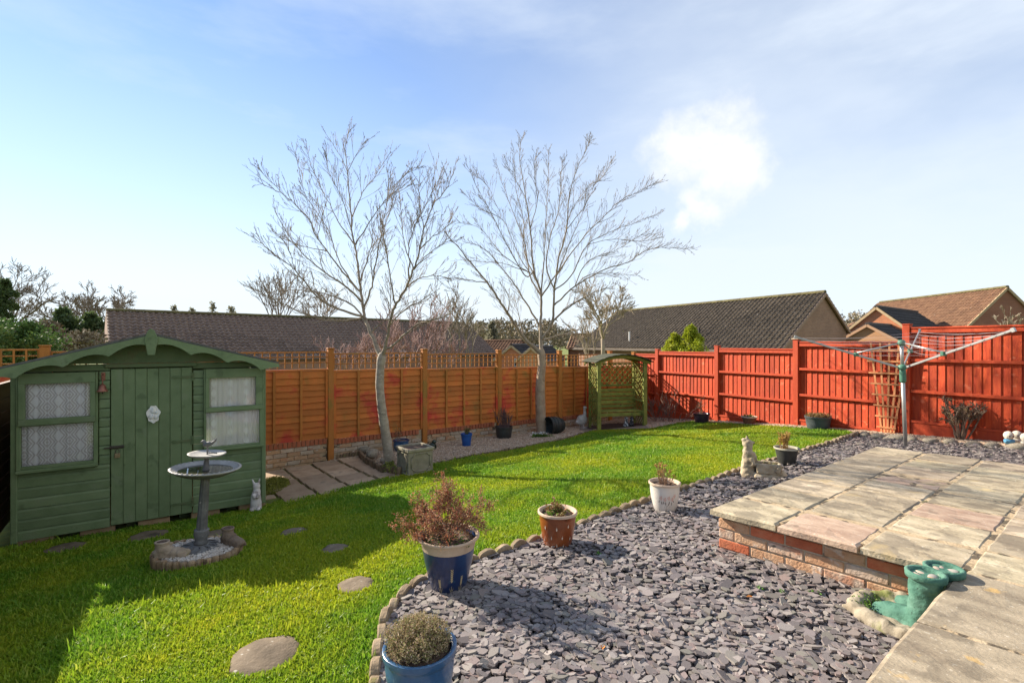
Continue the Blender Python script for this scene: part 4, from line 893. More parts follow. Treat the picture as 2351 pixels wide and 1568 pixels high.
M_heath = mat('heather', [(.18,.18,.05),(.33,.24,.12),(.52,.38,.25),(.24,.27,.07),(.60,.44,.34)], attr='rnd', rough=.8, bump=0, rnd=0, transl=.25)
M_gold = mat('golden_leaf', [(.42,.22,.05),(.55,.34,.10),(.36,.26,.05),(.30,.15,.05)], attr='rnd', rough=.6, bump=0, rnd=0, transl=.3)
M_leafg = mat('green_leaf', [(.04,.09,.015),(.08,.16,.02),(.14,.22,.03)], attr='rnd', rough=.5, bump=0, rnd=0, transl=.3)
M_dry = mat('dry_leaf', [(.20,.11,.05),(.32,.20,.09),(.16,.17,.04),(.34,.10,.05)], attr='rnd', rough=.7, bump=0, rnd=0, transl=.25)
M_wflower = mat('white_petal', [(.75,.75,.70),(.80,.80,.78)], attr='rnd', rough=.6, bump=0, rnd=0, transl=.3)
M_purp = mat('dark_purple_twig', [(.09,.05,.045),(.16,.10,.09)], 20, .9, 0, rnd=0)
M_compost = mat('compost', [(.06,.035,.025),(.12,.075,.05),(.17,.11,.08)], 40, .95, .8, 60, rnd=0)
def pot(name, label, base, prof, m, m_rim, cat='pot', soil=.9, group=None, n=40):
    """a hollow pot: prof = outside (r, z) from the foot up; the last two points are the rim"""
    t = thing(name, label, cat, base, 0, group)
    k = prof[-1][1]; ri = prof[-1][0]-.020; inn = [(ri, k-.002), (ri-.006, k-.05), (max(.02, ri*.6), prof[0][1]+.03)]
    body = [p for p in prof if p[1] < k-.020]; rim = [p for p in prof if p[1] >= k-.020]; zj = rim[0]
    MB().lathe(body+[(zj[0]-.004, zj[1]+.004)], n, cap='foot').build('pot', m, t, smooth=True)
    o = MB().lathe(rim+[(prof[-1][0]-.006, k+.004)]+inn, n, cap=False).build('rim', m_rim, t, smooth=True)
    sz = k*soil; mb = MB(); rn_ = random.Random(int(base[0]*1000)); mb.lathe([(ri-.002, sz), (ri*.66, sz+.004), (ri*.33, sz+.007), (.004, sz+.008)], 16, fn=lambda a, i: 1+rn_.uniform(-.03,.0)); mb.build('compost', M_compost, t, smooth=True)
    return t
def glaze(name, cols, scale=5, **k): return mat(name, cols, scale, .28, .15, 60, rnd=.03, spec=.5, coat=.35, bdist=.004, **k)
M_blue = glaze('blue_glaze', [(.007,.014,.045),(.012,.03,.095),(.020,.06,.15)], 4, stretch=(1,1,1.5), specks=[((.05,.11,.16),14,.66,.5)])
M_blue2 = glaze('blue_glaze_pale', [(.014,.045,.115),(.03,.09,.19),(.075,.17,.27)], 5, specks=[((.22,.34,.40),30,.68,.5)])
M_cream = mat('bare_clay_rim', [(.42,.30,.20),(.56,.42,.30)], 14, .7, .3, 60, rnd=.05)
M_terra = glaze('brown_glaze', [(.15,.035,.010),(.24,.062,.016),(.30,.09,.025)], 5)
M_white = mat('cream_glaze', [(.60,.54,.46),(.72,.67,.60)], 4, .35, .15, 60, rnd=.03, spec=.45, specks=[((.45,.36,.28),7,.66,.35)])
M_dpot = mat('dark_grey_plastic', [(.030,.032,.028),(.055,.055,.048)], 8, .5, .2, rnd=.05)
M_gpot = mat('slate_grey_plastic', [(.055,.066,.068),(.085,.098,.10)], 6, .5, .25, 60, rnd=.03)
M_ppot = glaze('plum_glaze', [(.022,.012,.026),(.05,.025,.045)])
def on_pot(prof, th, z):
    for (r0, z0), (r1, z1) in zip(prof[:-1], prof[1:]):
        if z0 <= z <= z1: r = r0+(r1-r0)*(z-z0)/max(1e-6, z1-z0); break
    else: r = prof[-1][0]
    r += .0015; return Vector((r*math.cos(th), r*math.sin(th), z))
def decal(t, prof, shapes, m, name='painted_motif'):
    """flat painted shapes that follow the pot's skin; shapes = lists of (angle, height)"""
    mb = MB()
    for s in shapes:
        k = len(mb.v); mb.v += [tuple(on_pot(prof, a, z)) for a, z in s]; mb.f.append(tuple(range(k, k+len(s))))
    o = mb.build(name, m, t); return o
face = lambda p: math.atan2(-p.y, -p.x)
def leaf_shape(th, z, da, dz, w): # a thin leaf from (th,z) towards (+da,+dz)
    n = (-dz, da); L_ = math.hypot(*n) or 1; n = (n[0]/L_*w, n[1]/L_*w); return [(th, z), (th+da*.5+n[0]*6, z+dz*.5+n[1]), (th+da, z+dz), (th+da*.5-n[0]*6, z+dz*.5-n[1])]
# --- large blue pot with the rusty shrub
b = G(1030, 1356); PB = [(.092,0),(.104,.01),(.126,.08),(.152,.19),(.166,.270),(.168,.292),(.176,.304),(.194,.311),(.194,.322)]
p1 = pot('potted_shrub', 'large dark blue glazed pot holding a rusty red twiggy shrub', (b.x, b.y, b.z+.01), PB, M_blue, M_cream, 'potted shrub'); p1.scale = (1.05, 1.05, 1.13)
mb = MB(); tips = []; r = random.Random(11)
for i in range(17):
    a = r.random()*6.28; sp = r.uniform(.3, 1.5); d = Vector((math.cos(a)*sp-.12, math.sin(a)*sp*.8, .75)).normalized(); grow(mb, Vector((r.uniform(-.03,.03), r.uniform(-.03,.03), .29)), d, r.uniform(.16,.25), .0055, 3, r, tips, up=.03, wig=.55, kids=3, ratio=.62, ang=.75, rmin=.0013)
mb.build('stems', M_twig, p1); tp = [t[0] for t in tips if t[2] <= 2 and t[0].z > .295]; leaves('leaves', tp, M_rust, p1, 9500, .012, 1, .010, (1,.6))
leaves('moss', [Vector((r.uniform(-.13,.13), r.uniform(-.13,.13), .30)) for _ in range(60)], M_leafg, p1, 260, .018, 4, .01)
M_wheat = mat('wheat_gold', [(.50,.38,.20),(.60,.48,.28)], 20, .5, 0, rnd=0)
f0 = face(b); sh_ = []
for (o, h) in ((.14, .155), (-.42, .10), (.62, .11)):
    th = f0+o; sh_.append([(th-.008, .035), (th+.008, .035), (th+.008, h), (th-.008, h)])
    for i in range(6):
        for s in (-1, 1): sh_.append(leaf_shape(th, h*.62+i*h*.085, s*.055, h*.11, .004))
    for s in (-1, 1): sh_.append(leaf_shape(th, .022, s*.11, .045, .003))
decal(p1, PB, sh_, M_wheat, 'painted_wheat')
# --- front blue pot with heather
b = Vector((-.392, 2.06, T(-.392, 2.06))); PH = [(.105,0),(.114,.01),(.128,.09),(.143,.19),(.146,.225),(.142,.245),(.146,.255),(.157,.268),(.156,.290)]
p2 = pot('potted_heather', 'mid blue glazed pot full of dense brown and green heather', (b.x, b.y, b.z+.025), PH, M_blue2, M_blue2, 'potted plant', soil=.93)
tp = []; mb = MB(); r = random.Random(5)
for i in range(300):
    a = r.random()*6.28; q = math.sqrt(r.random())*.13; h = .10*(1-(q/.16)**2)+r.uniform(-.01,.02); p0 = Vector((math.cos(a)*q*.8-.01, math.sin(a)*q*.8, .27)); p_ = Vector((math.cos(a)*q*1.1-.01, math.sin(a)*q*1.1, .285+h))
    mb.tube([p0, p_], [.0015, .001], 3, cap=False); tp += [p0.lerp(p_, t) for t in (.35,.55,.75,.9,1.0)]
mb.build('stems', M_twig, p2); leaves('foliage', tp, M_heath, p2, 8500, .012, 6, .007, (1,.32), droop=.8)
# --- brown glazed pot with succulents
b = G(1280, 1258); PT = [(.088,0),(.097,.012),(.115,.07),(.130,.15),(.136,.205),(.133,.222),(.138,.228),(.149,.236),(.149,.25)]
p3 = pot('succulent_pot', 'glossy red brown pot with white flecks and straggly succulents', (b.x, b.y, b.z+.01), PT, M_terra, M_cream, 'potted plant'); p3.scale = (1.06, 1.06, 1.16)
r = random.Random(3); tp = []; mb = MB()
for i in range(16):
    a = r.random()*6.28; q = r.uniform(0,.09); tt = []; grow(mb, Vector((math.cos(a)*q, math.sin(a)*q, .225)), Vector((r.uniform(-.3,.3), r.uniform(-.3,.3), 1)).normalized(), r.choice([.02,.03,.04,.10]), .004, 1, r, tt, kids=2, rmin=.002); tp += [t[0] for t in tt]
mb.build('stems', M_twig, p3); leaves('leaves', tp, M_dry, p3, 420, .024, 2, .010, (1,.6)); leaves('green_leaves', [Vector((r.uniform(-.09,.09), r.uniform(-.09,.09), .235)) for _ in range(30)], M_leafg, p3, 160, .022, 3, .012, (1,.6))
M_fleck = mat('white_fleck', [(.62,.52,.40),(.72,.62,.5)], 20, .5, 0, rnd=0); sh_ = []; f0 = face(b)
for i, (o, z) in enumerate(((-.75,.15),(-.05,.15),(.62,.165),(-.38,.085),(.28,.09),(.85,.075),(-.95,.06),(-.05,.035),(.40,.03))):
    for da, dz in ((-.03,.020),(.012,.030),(.045,.018)): sh_.append(leaf_shape(f0+o, z, da, dz, .0035))
decal(p3, PT, sh_, M_fleck, 'painted_flecks')
# --- cream pot with painted flowers
b = G(1526, 1178); PW = [(.078,0),(.088,.012),(.110,.07),(.128,.15),(.136,.215),(.135,.262),(.138,.270),(.150,.276),(.150,.292)]
p4 = pot('flower_pot', 'cream pot painted with pink flowers and holding dry cut stems', (b.x, b.y, b.z+.01), PW, M_white, M_cream, 'potted plant')
mb = MB(); r = random.Random(9); heads = []
for i in range(26):
    a = r.random()*6.28; q = r.uniform(0,.07); h = r.choice([.05,.07,.10,.14,.18]); p0 = Vector((math.cos(a)*q, math.sin(a)*q, .26)); p_ = p0+Vector((r.uniform(-.05,.05)-(.04 if h > .12 and i % 2 else 0), r.uniform(-.05,.05), h)); mb.tube([p0, p0.lerp(p_, .5)+Vector((r.uniform(-.01,.01), 0, 0)), p_], [.004,.003,.0025], 5)
    if h > .08: heads.append(p_)
mb.build('stems', mat('dry_stem', [(.20,.11,.06),(.34,.21,.12)], 20, .8, .2), p4); leaves('dry_heads', heads, mat('dry_head', [(.40,.17,.05),(.50,.26,.09),(.30,.14,.05)], attr='rnd', rough=.8, bump=0, rnd=0), p4, 330, .016, 5, .009)
f0 = face(b)+.15; sh_ = []; lf = []; st = []
for i, (o, z) in enumerate(((-.42,.168),(-.15,.158),(.12,.172),(.38,.16),(.55,.19))):
    for k in range(6): a = k*1.05; sh_.append([(f0+o, z), (f0+o+.09*math.cos(a)-.03*math.sin(a), z+.018*math.sin(a)+.006), (f0+o+.13*math.cos(a), z+.022*math.sin(a)+.004), (f0+o+.09*math.cos(a)+.03*math.sin(a), z+.018*math.sin(a)-.003)])
for (o, z, da, dz) in ((-.5,.15,-.10,-.03),(-.35,.145,-.03,-.04),(-.1,.14,.06,-.035),(.15,.148,.08,-.03),(.35,.14,.05,-.04),(.45,.15,.12,-.02),(-.2,.14,-.09,-.03),(.2,.13,-.08,-.03)): lf.append(leaf_shape(f0+o, z, da, dz, .008))
for (a0, z0, a1, z1) in ((-.02,.045,.02,.085),(.02,.085,-.25,.145),(.02,.085,.22,.145),(.06,.06,.30,.10),(-.02,.045,-.16,.09)): st.append([(f0+a0-.012, z0), (f0+a0+.012, z0), (f0+a1+.008, z1), (f0+a1-.008, z1)])
decal(p4, PW, sh_, mat('painted_pink', [(.58,.26,.20),(.66,.38,.30)], 30, .5, 0, rnd=0), 'painted_flowers'); decal(p4, PW, lf+st, mat('painted_grey', [(.13,.11,.09),(.24,.20,.17)], 30, .5, 0, rnd=0), 'painted_leaves')
# --- dark pot with golden shrub
b = G(1806, 1069); PD = [(.092,0),(.096,.004),(.120,.12),(.138,.208),(.139,.212),(.154,.216),(.156,.234)]
p5 = pot('golden_shrub_pot', 'dark grey pot with a sparse golden leaved shrub beside the slate path', (b.x, b.y, b.z+.01), PD, M_dpot, mat('dusty_rim', [(.24,.22,.16),(.36,.33,.24)], 12, .7, .2), 'potted shrub')
mb = MB(); tips = []; r = random.Random(21)
for i in range(13): grow(mb, Vector((r.uniform(-.06,.03), r.uniform(-.03,.03), .20)), Vector((r.uniform(-.65,.45), r.uniform(-.4,.4), 1)).normalized(), r.uniform(.15,.23), .005, 1, r, tips, kids=4, ratio=.35, ang=.6, rmin=.002)
mb.build('stems', M_gold and mat('gold_stem', [(.34,.20,.08),(.46,.30,.13)], 20, .8, 0), p5); leaves('leaves', [t[0] for t in tips], M_gold, p5, 1100, .02, 3, .008, (1,.6))
# --- tubs and bowls by the red fence
b = G(1878, 986); PG = [(.17,0),(.18,.01),(.205,.12),(.222,.22),(.228,.23),(.236,.235),(.236,.262)]
p6 = pot('grey_tub', 'round slate grey tub with clipped dry foliage against the red fence', (b.x, b.y, b.z), PG, M_gpot, M_gpot, 'tub')
r = random.Random(8); leaves('foliage', [Vector((math.cos(a)*q, math.sin(a)*q, .25+r.uniform(0,.05))) for a, q in [(r.random()*6.28, math.sqrt(r.random())*.2) for _ in range(160)]], M_dry, p6, 900, .035, 8, .01, (1,.5), droop=.6)
b = G(1720, 975); PN = [(.09,0),(.10,.01),(.135,.10),(.155,.16),(.158,.168),(.172,.172),(.172,.19)]
p7 = pot('terracotta_bowl', 'small terracotta bowl on the gravel below the red fence', (b.x, b.y, b.z), PN, mat('old_terracotta', [(.16,.06,.03),(.24,.10,.05)], 8, .8, .3, specks=[((.40,.30,.22),9,.64,.6)]), M_cream, 'bowl'); leaves('leaves', [Vector((r.uniform(-.11,.11), r.uniform(-.11,.11), .19)) for _ in range(40)], M_leafg, p7, 120, .035, 9, .015)
b = G(1611, 972); PP = [(.13,0),(.14,.01),(.17,.12),(.188,.21),(.190,.222),(.20,.228),(.20,.25)]
p8 = pot('plum_pot', 'dark plum glazed pot with a wispy bare shrub by the red fence', (b.x, b.y, b.z), PP, M_ppot, M_ppot, 'potted shrub'); mb = MB(); tips = []
for i in range(8): grow(mb, Vector((r.uniform(-.05,.05), r.uniform(-.05,.05), .23)), Vector((r.uniform(-.9,.6), r.uniform(-.5,.5), 1)).normalized(), r.uniform(.20,.32), .005, 2, r, tips, kids=2, ratio=.6, rmin=.002)
mb.build('stems', mat('pale_twig', [(.30,.19,.11),(.42,.30,.19)], 20, .8, 0), p8); leaves('leaves', [t[0] for t in tips], M_dry, p8, 160, .03, 3, .02)
# --- pots in the border under the orange fence
b = G(921, 1037); PBR = [(.10,0),(.115,.01),(.145,.07),(.150,.12),(.146,.175),(.146,.18),(.155,.19),(.160,.20),(.16,.215)]
p9 = pot('round_blue_pot', 'squat blue glazed pot standing behind the leaning birch trunk', (b.x, b.y, b.z+.02), PBR, M_blue2, M_blue, 'pot'); mb = MB(); tips = []
for i in range(4): grow(mb, Vector((-.06, 0, .2)), Vector((r.uniform(-.4,.3), r.uniform(-.3,.3), 1)).normalized(), .16, .004, 1, r, tips, kids=3)
mb.build('stems', M_twig, p9); leaves('leaves', [t[0] for t in tips], M_dry, p9, 60, .04, 3, .015)
b = G(1071, 1026); PBT = [(.078,0),(.082,.006),(.098,.15),(.108,.215),(.109,.22),(.118,.224),(.120,.262)]
p10 = pot('tall_blue_pot', 'tall plain blue plastic pot with a small leafy plant on the gravel', (b.x, b.y, b.z+.01), PBT, mat('blue_plastic', [(.015,.07,.26),(.02,.10,.33)], 6, .45, .15), mat('blue_plastic', []), 'potted plant'); mb = MB(); tips = []
for i in range(7): grow(mb, Vector((r.uniform(-.04,.04), r.uniform(-.04,.04), .24)), Vector((r.uniform(-.5,.5), r.uniform(-.4,.4), 1)).normalized(), .11, .004, 1, r, tips, kids=3)
mb.build('stems', M_twig, p10); leaves('leaves', [t[0] for t in tips], M_dry, p10, 170, .035, 3, .012, (1,.55)); leaves('green_leaves', [t[0] for t in tips if t[0].z < .33], M_leafg, p10, 80, .03, 5, .012)
b = G(1157, 1008); PK = [(.14,0),(.15,.01),(.175,.14),(.188,.235),(.190,.245),(.198,.25),(.198,.285)]
p11 = pot('black_pot', 'black pot of upright dead heather stems against the fence base', (b.x, b.y, b.z), PK, M_dpot, M_dpot, 'potted plant'); mb = MB(); tips = []
for i in range(60): grow(mb, Vector((r.uniform(-.1,.1), r.uniform(-.1,.1), .25)), Vector((r.uniform(-.45,.45), r.uniform(-.35,.35), 1)).normalized(), r.uniform(.22,.40), .005, 1, r, tips, kids=3, ratio=.4, ang=.35, rmin=.0028)
mb.build('stems', M_purp, p11)
# --- square stone planter
b = G(936, 1096); M_conc = mat('weathered_concrete', [(.17,.145,.095),(.26,.225,.155),(.33,.29,.20)], 6, .9, .5, 60, rnd=.03, specks=[((.34,.33,.18),8,.62,.6),((.10,.09,.06),6,.62,.5)])
pq_ = thing('stone_planter', 'square stone planter with octagonal panels on the lawn edge', 'planter', (b.x, b.y, b.z-.01), ANG); S = .46; HH = .40
mb = MB(); c = (S/2, S/2)
mb.box((S/2, S/2, .20), (S*.92, S*.92, .36)); mb.box((S/2, S/2, .025), (S, S, .05)); mb.build('body', M_conc, pq_, bevel=.006)
for (cx_, cy_, sx, sy) in ((S/2, .02, S, .05), (S/2, S-.02, S, .05), (.02, S/2, .05, S-.092), (S-.02, S/2, .05, S-.092)): bx('rim', M_conc, pq_, (cx_, cy_, HH), (sx, sy, .045), bevel=.008)
bx('compost', M_compost, pq_, (S/2, S/2, .384), (S*.88, S*.88, .02))
oct_ = [(-.5,-.3),(-.5,.3),(-.3,.5),(.3,.5),(.5,.3),(.5,-.3),(.3,-.5),(-.3,-.5)]
for fx in (0, 1):
    mb = MB()
    for i in range(8):
        a, b2 = oct_[i], oct_[(i+1) % 8]; f_ = lambda q: (S/2+q[0]*.32, S*.04-.004, .21+q[1]*.27) if fx == 0 else (S*.04-.004, S/2+q[0]*.32, .21+q[1]*.27); mb.tube([f_(a), f_(b2)], .010, 6)
    mb.build('panel_moulding', M_conc, pq_, smooth=True)
# ================================================================ BIRD BATH
M_pew = mat('grey_resin', [(.075,.072,.068),(.13,.125,.118),(.20,.19,.175)], 8, .6, .35, 60, rnd=.02, specks=[((.42,.40,.36),26,.66,.6)])
M_pew2 = mat('pale_resin', [(.20,.19,.17),(.31,.295,.265),(.40,.385,.35)], 9, .6, .3, 60, rnd=.02)
zb = BATH.z
lr = thing('log_ring', 'oval ring of half logs filled with gravel around the bird bath', 'planter', (BATH.x, BATH.y, zb)); RX, RY = .335, .275
mb = MB()
LGM = [MB().lathe([(.030,-.06),(.032,.085),(.024,.10),(.003,.102)], 7, sx=1, sy=.8).mesh('log', M_log2, fix=True) for _ in range(2)]
nlg = 36
for i in range(nlg): a = 2*math.pi*i/nlg; obj('log', LGM[i % 2], lr, (RX*math.cos(a), RY*math.sin(a), rs.uniform(-.012,.008)), (rs.uniform(-.05,.05), rs.uniform(-.05,.05), a+1.57))
MB().lathe([(.94,.0),(.95,.074),(.4,.08),(.01,.08)], 32, sx=RX, sy=RY).build('gravel_fill', M_gravbed, lr)
pl_ = [(BATH.x+RX*.9*math.cos(2*math.pi*i/24), BATH.y+RY*.9*math.sin(2*math.pi*i/24)) for i in range(24)]
V, Fc, rn = chips(pl_, 1500, None, .008, .014, (.008,.014), .4, .008, sides=5, elong=(1,1.4), zf=lambda x, y: np.full(len(np.atleast_1d(x)), .068)); V[:, 0] -= BATH.x; V[:, 1] -= BATH.y; o = obj('gravel', np_mesh('gravel', V, Fc, mat('pale_gravel', [(.40,.34,.28),(.60,.54,.46),(.48,.40,.32),(.66,.60,.52)], attr='rnd', rough=.8, bump=0, rnd=0), {'rnd': rn}), lr); o['kind'] = 'stuff'
bb = thing('bird_bath', 'grey two tier bird bath with a little bird on top', 'bird bath', (BATH.x+.0, BATH.y+.03, zb+.08)); bb.rotation_euler = (R(-1.0), R(3.4), 0)
MB().lathe([(.165,0),(.168,.012),(.150,.022),(.08,.032),(.05,.045)], 32).build('base_plate', M_pew, bb, smooth=True)
for k in range(10):
    a = k*math.pi/5; MB().tube([(.055*math.cos(a), .055*math.sin(a), .034), (.105*math.cos(a+.25), .105*math.sin(a+.25), .034), (.148*math.cos(a), .148*math.sin(a), .024)], .006, 6).build('scroll', M_pew, bb, smooth=True)
fl = lambda a, i: 1+.045*math.cos(10*a)
MB().lathe([(.052,.04),(.056,.055),(.048,.07),(.050,.10),(.060,.13),(.056,.155),(.060,.165),(.050,.172)], 40).build('foot', M_pew, bb, smooth=True)
MB().lathe([(.041,.17),(.033,.60),(.038,.615),(.052,.625)], 60, fn=fl, cap=False).build('column', M_pew, bb, smooth=True)
MB().lathe([(.05,.62),(.09,.628),(.17,.648),(.235,.678),(.262,.70),(.270,.706)], 56, cap=False).build('basin', M_pew, bb, smooth=True)
rimfn = lambda a, i: 1+(.012*math.cos(36*a) if i in (1, 2) else 0)
MB().lathe([(.262,.699),(.274,.704),(.274,.713),(.255,.714),(.235,.702),(.16,.668),(.02,.655)], 144, fn=rimfn, cap=False).build('basin_rim', M_pew2, bb, smooth=True)
for k in range(40): a = 2*math.pi*k/40; MB().ell((.256*math.cos(a), .256*math.sin(a), .714), (.009,.009,.006), seg=6, rings=4).build('bead', M_pew2, bb, smooth=True)
mw = bpy.data.materials.new('still_water'); mw.use_nodes = True; q_ = mw.node_tree.nodes['Principled BSDF']; q_.inputs['Base Color'].default_value = (.035,.032,.018,1); q_.inputs['Roughness'].default_value = .03; q_.inputs['Specular IOR Level'].default_value = .7
MB().lathe([(.215,.690),(.01,.6905)], 48).build('water', mw, bb)
MB().lathe([(.030,.66),(.026,.70),(.018,.72),(.022,.75),(.016,.77),(.020,.79),(.03,.80),(.09,.812)], 20).build('upper_stem', M_pew, bb, smooth=True)
MB().lathe([(.02,.806),(.10,.810),(.138,.822),(.148,.832),(.147,.838),(.128,.832),(.06,.826),(.01,.825)], 48).build('upper_dish', M_pew2, bb, smooth=True)
mb = MB(); B = Vector((.0,0,.915)); Mx = Matrix.Rotation(R(-18), 3, 'Y'); mb.ell(B, (.042,.024,.024), Mx, 16, 10); mb.ell(B+Vector((-.036,0,.020)), (.020,.017,.017), None, 12, 8); mb.tube([B+Vector((-.050,0,.020)), B+Vector((-.072,0,.016))], [.007,.002], 6); mb.tube([B+Vector((.028,0,.004)), B+Vector((.058,0,.030)), B+Vector((.078,0,.056))], [.016,.011,.006], 6)
sculpt(mb, 'bird', M_pew, bb, .005, 3)
mb = MB(); mb.tube([B+Vector((.0,.006,-.02)), (.004,.006,.826)], .004, 6); mb.tube([B+Vector((.0,-.006,-.02)), (.004,-.006,.826)], .004, 6); mb.build('bird_legs', M_pew, bb)
MB().tube([(.03,-.02,.842),(.07,-.03,.85),(.10,-.02,.846)], .006, 6).build('twig_ornament', M_pew, bb, smooth=True)
# stone boots beside it
def shoe(name, label, loc, rz, m, s=1.):
    t = thing(name, label, 'ornament', loc, rz); mb = MB()
    for i, (x, w, h, z) in enumerate(((-.09,.048,.045,.045),(-.06,.052,.06,.06),(-.02,.05,.052,.05),(.03,.05,.042,.04),(.075,.052,.036,.035),(.11,.045,.03,.03))): mb.ell((x*s, 0, z*s), (.045*s, w*s, h*s), None, 12, 8)
    mb.lathe([(.044*s,.05*s),(.046*s,.115*s),(.050*s,.125*s)], 16, (-.065*s, 0, 0), sx=1.15)
    mb.box((.015*s, 0, .010*s), (.25*s, .095*s, .022*s))
    o = sculpt(mb, 'shoe', m, t, .008, 3, .006, 30); MB().lathe([(.036*s,.122*s),(.034*s,.132*s),(.02*s,.130*s),(.004,.129*s)], 14, (-.065*s,0,0), sx=1.15).build('opening', M_compost, t, smooth=True)
    MB().lathe([(.040*s,.118*s),(.050*s,.122*s),(.050*s,.134*s),(.040*s,.136*s),(.036*s,.126*s)], 18, (-.065*s,0,0), sx=1.15, cap=False).build('collar', m, t, smooth=True); return t
M_sb1 = mat('sandy_stone', [(.26,.185,.12),(.38,.29,.20),(.44,.35,.25)], 12, .95, .6, 60, specks=[((.20,.20,.07),7,.63,.5)]); M_sb2 = mat('brown_stone', [(.13,.09,.06),(.21,.15,.10),(.27,.20,.14)], 12, .95, .6, 60)
shoe('stone_shoe', 'sandy stone ankle boot lying in the gravel at the bird bath foot', (BATH.x-.135, BATH.y-.15, zb+.085), R(8), M_sb1); shoe('stone_shoe', 'dark brown stone ankle boot standing on the log ring', (BATH.x+.24, BATH.y+.10, zb+.09), R(-28), M_sb2)
# ================================================================ ORNAMENTS
M_lime = mat('mossy_limestone', [(.24,.185,.115),(.38,.305,.20),(.48,.40,.28)], 9, .95, .6, 60, rnd=.03, specks=[((.17,.17,.05),6,.63,.5),((.10,.08,.05),12,.66,.5)])
b = G(1752, 1098); an = thing('stone_animal_planter', 'weathered stone animal gazing upward beside a log shaped trough', 'statue', (b.x, b.y, b.z), math.atan2(b.y, b.x)-math.pi/2+.12)
mb = MB(); X0 = -.165
mb.tube([(X0,.0,.03),(X0-.005,.0,.12),(X0,.0,.22),(X0,.0,.30),(X0-.005,0,.36)], [.085,.078,.068,.058,.050], 14); mb.ell((X0-.005, 0, .405), (.062,.055,.060), None, 14, 10)
mb.tube([(X0-.02,0,.43),(X0-.062,0,.468)], [.038,.018], 10); mb.tube([(X0-.008,.01,.445),(X0-.018,.012,.505)], [.024,.006], 8); mb.tube([(X0+.045,.0,.425),(X0+.082,.0,.43)], [.022,.007], 8)
mb.tube([(X0+.03,-.06,.25),(X0+.05,-.07,.17),(X0+.10,-.05,.16)], [.028,.024,.018], 8); mb.tube([(X0+.06,.03,.30),(X0+.085,.04,.20),(X0+.07,.04,.08)], [.022,.03,.03], 8)
mb.ell((X0+.03,-.05,.045), (.06,.045,.045)); mb.ell((X0-.03,-.05,.03), (.05,.04,.035))
sculpt(mb, 'animal', M_lime, an, .010, 3, .010, 26)
mb = MB(); mb.box((.06, 0, .045), (.30, .20, .07)); mb.ell((.19, 0, .055), (.075, .105, .06)); mb.ell((-.05, -.02, .04), (.10,.11,.05)); mb.ell((.09,-.07,.035), (.13,.05,.045)); sculpt(mb, 'plinth', M_lime, an, .012, 3, .012, 20)
for (y, s) in ((-.085, 1), (.085, -1)): mb = MB(); mb.box((.055, y, .135), (.27, .028, .085)); mb.tube([(-.075, y, .18), (.185, y, .185)], .016, 8); mb.tube([(-.075, y-.008*s, .092), (.185, y-.008*s, .085)], .014, 8); sculpt(mb, 'trough_side', M_lime, an, .008, 2, .006, 30)
for x in (-.07, .18): bx('trough_end', M_lime, an, (x, 0, .14), (.03, .15, .09), bevel=.008)
MB().beam((.13,-.105,.10), (.185,-.105,.195), .02, .05).build('corner_strap', M_lime, an, bevel=.006); bx('compost', M_compost, an, (.055, 0, .155), (.22, .14, .02)); leaves('moss', [Vector((x*.02-.04, y*.02, .17)) for x in range(10) for y in range(-3,4)], M_heath, an, 160, .02, 2, .01)
# turquoise boots on a stone dish
M_turq = mat('worn_turquoise', [(.036,.105,.074),(.064,.16,.112),(.12,.225,.165)], 9, .85, .9, 40, rnd=.05, specks=[((.025,.05,.035),60,.66,.9),((.03,.07,.045),4,.63,.75),((.34,.40,.32),14,.68,.6)])
bt_ = thing('boot_planter', 'pair of worn turquoise stone boots filled with pebbles on a stone dish', 'planter', (2.17, 2.64, T(2.17, 2.64)+.02), R(106)); bt_.scale = (1.06, 1.06, 1.06)
M_dish = mat('mossy_dish_stone', [(.17,.135,.09),(.28,.235,.165),(.36,.31,.23)], 10, .95, .7, 40, rnd=0, specks=[((.15,.17,.03),6,.60,.8)])
mb = MB()
for k in range(20): a = 2*math.pi*k/20; mb.ell((.02+.19*math.cos(a), .02+.20*math.sin(a), .035+.008*math.sin(5*a)), (.05,.045,.042), None, 10, 8)
mb.box((.02, .02, .02), (.36, .38, .04)); sculpt(mb, 'dish', M_dish, bt_, .011, 3, .012, 22)
for k, (yy, dx, ang2) in enumerate(((.045, .0, .08), (-.115, .015, -.04))):
    mb = MB(); c, s = math.cos(ang2), math.sin(ang2); tf = lambda x, y, z: (c*x-s*y+dx, s*x+c*y+yy, z)
    mb.tube([tf(-.09,0,.05), tf(-.088,0,.12), tf(-.095,0,.20), tf(-.10,0,.27), tf(-.102,0,.305)], [.066,.060,.062,.067,.070], 18)
    for (x, r3, z) in ((-.05,(.07,.056,.05),.07),(.0,(.07,.054,.045),.062),(.055,(.065,.052,.036),.052),(.09,(.05,.045,.030),.048)): mb.ell(tf(x, 0, z), r3, None, 12, 8)
    mb.box(tf(-.005, 0, .03), (.30, .115, .022), Matrix.Rotation(ang2, 3, 'Z'))
    o = sculpt(mb, 'boot', M_turq, bt_, .009, 3, .006, 30)
    MB().lathe([(.064,.285),(.082,.292),(.084,.318),(.074,.324),(.064,.318),(.060,.300),(.058,.28)], 26, (tf(-.102,0,0)[0], tf(-.102,0,0)[1], 0), cap=False).build('cuff', M_turq, bt_, smooth=True)
    q_ = Vector(tf(-.102, 0, .297)); MB().lathe([(.062,.0),(.03,.003),(.004,.003)], 16, q_).build('fill', M_compost, bt_, smooth=True)
M_peb = [mat('pebble_orange', [(.50,.25,.09),(.60,.34,.15)], 10, .6, .1), mat('pebble_pale', [(.40,.31,.23),(.50,.40,.31)], 10, .6, .1), mat('pebble_grey', [(.30,.27,.23),(.40,.36,.31)], 10, .6, .1)]
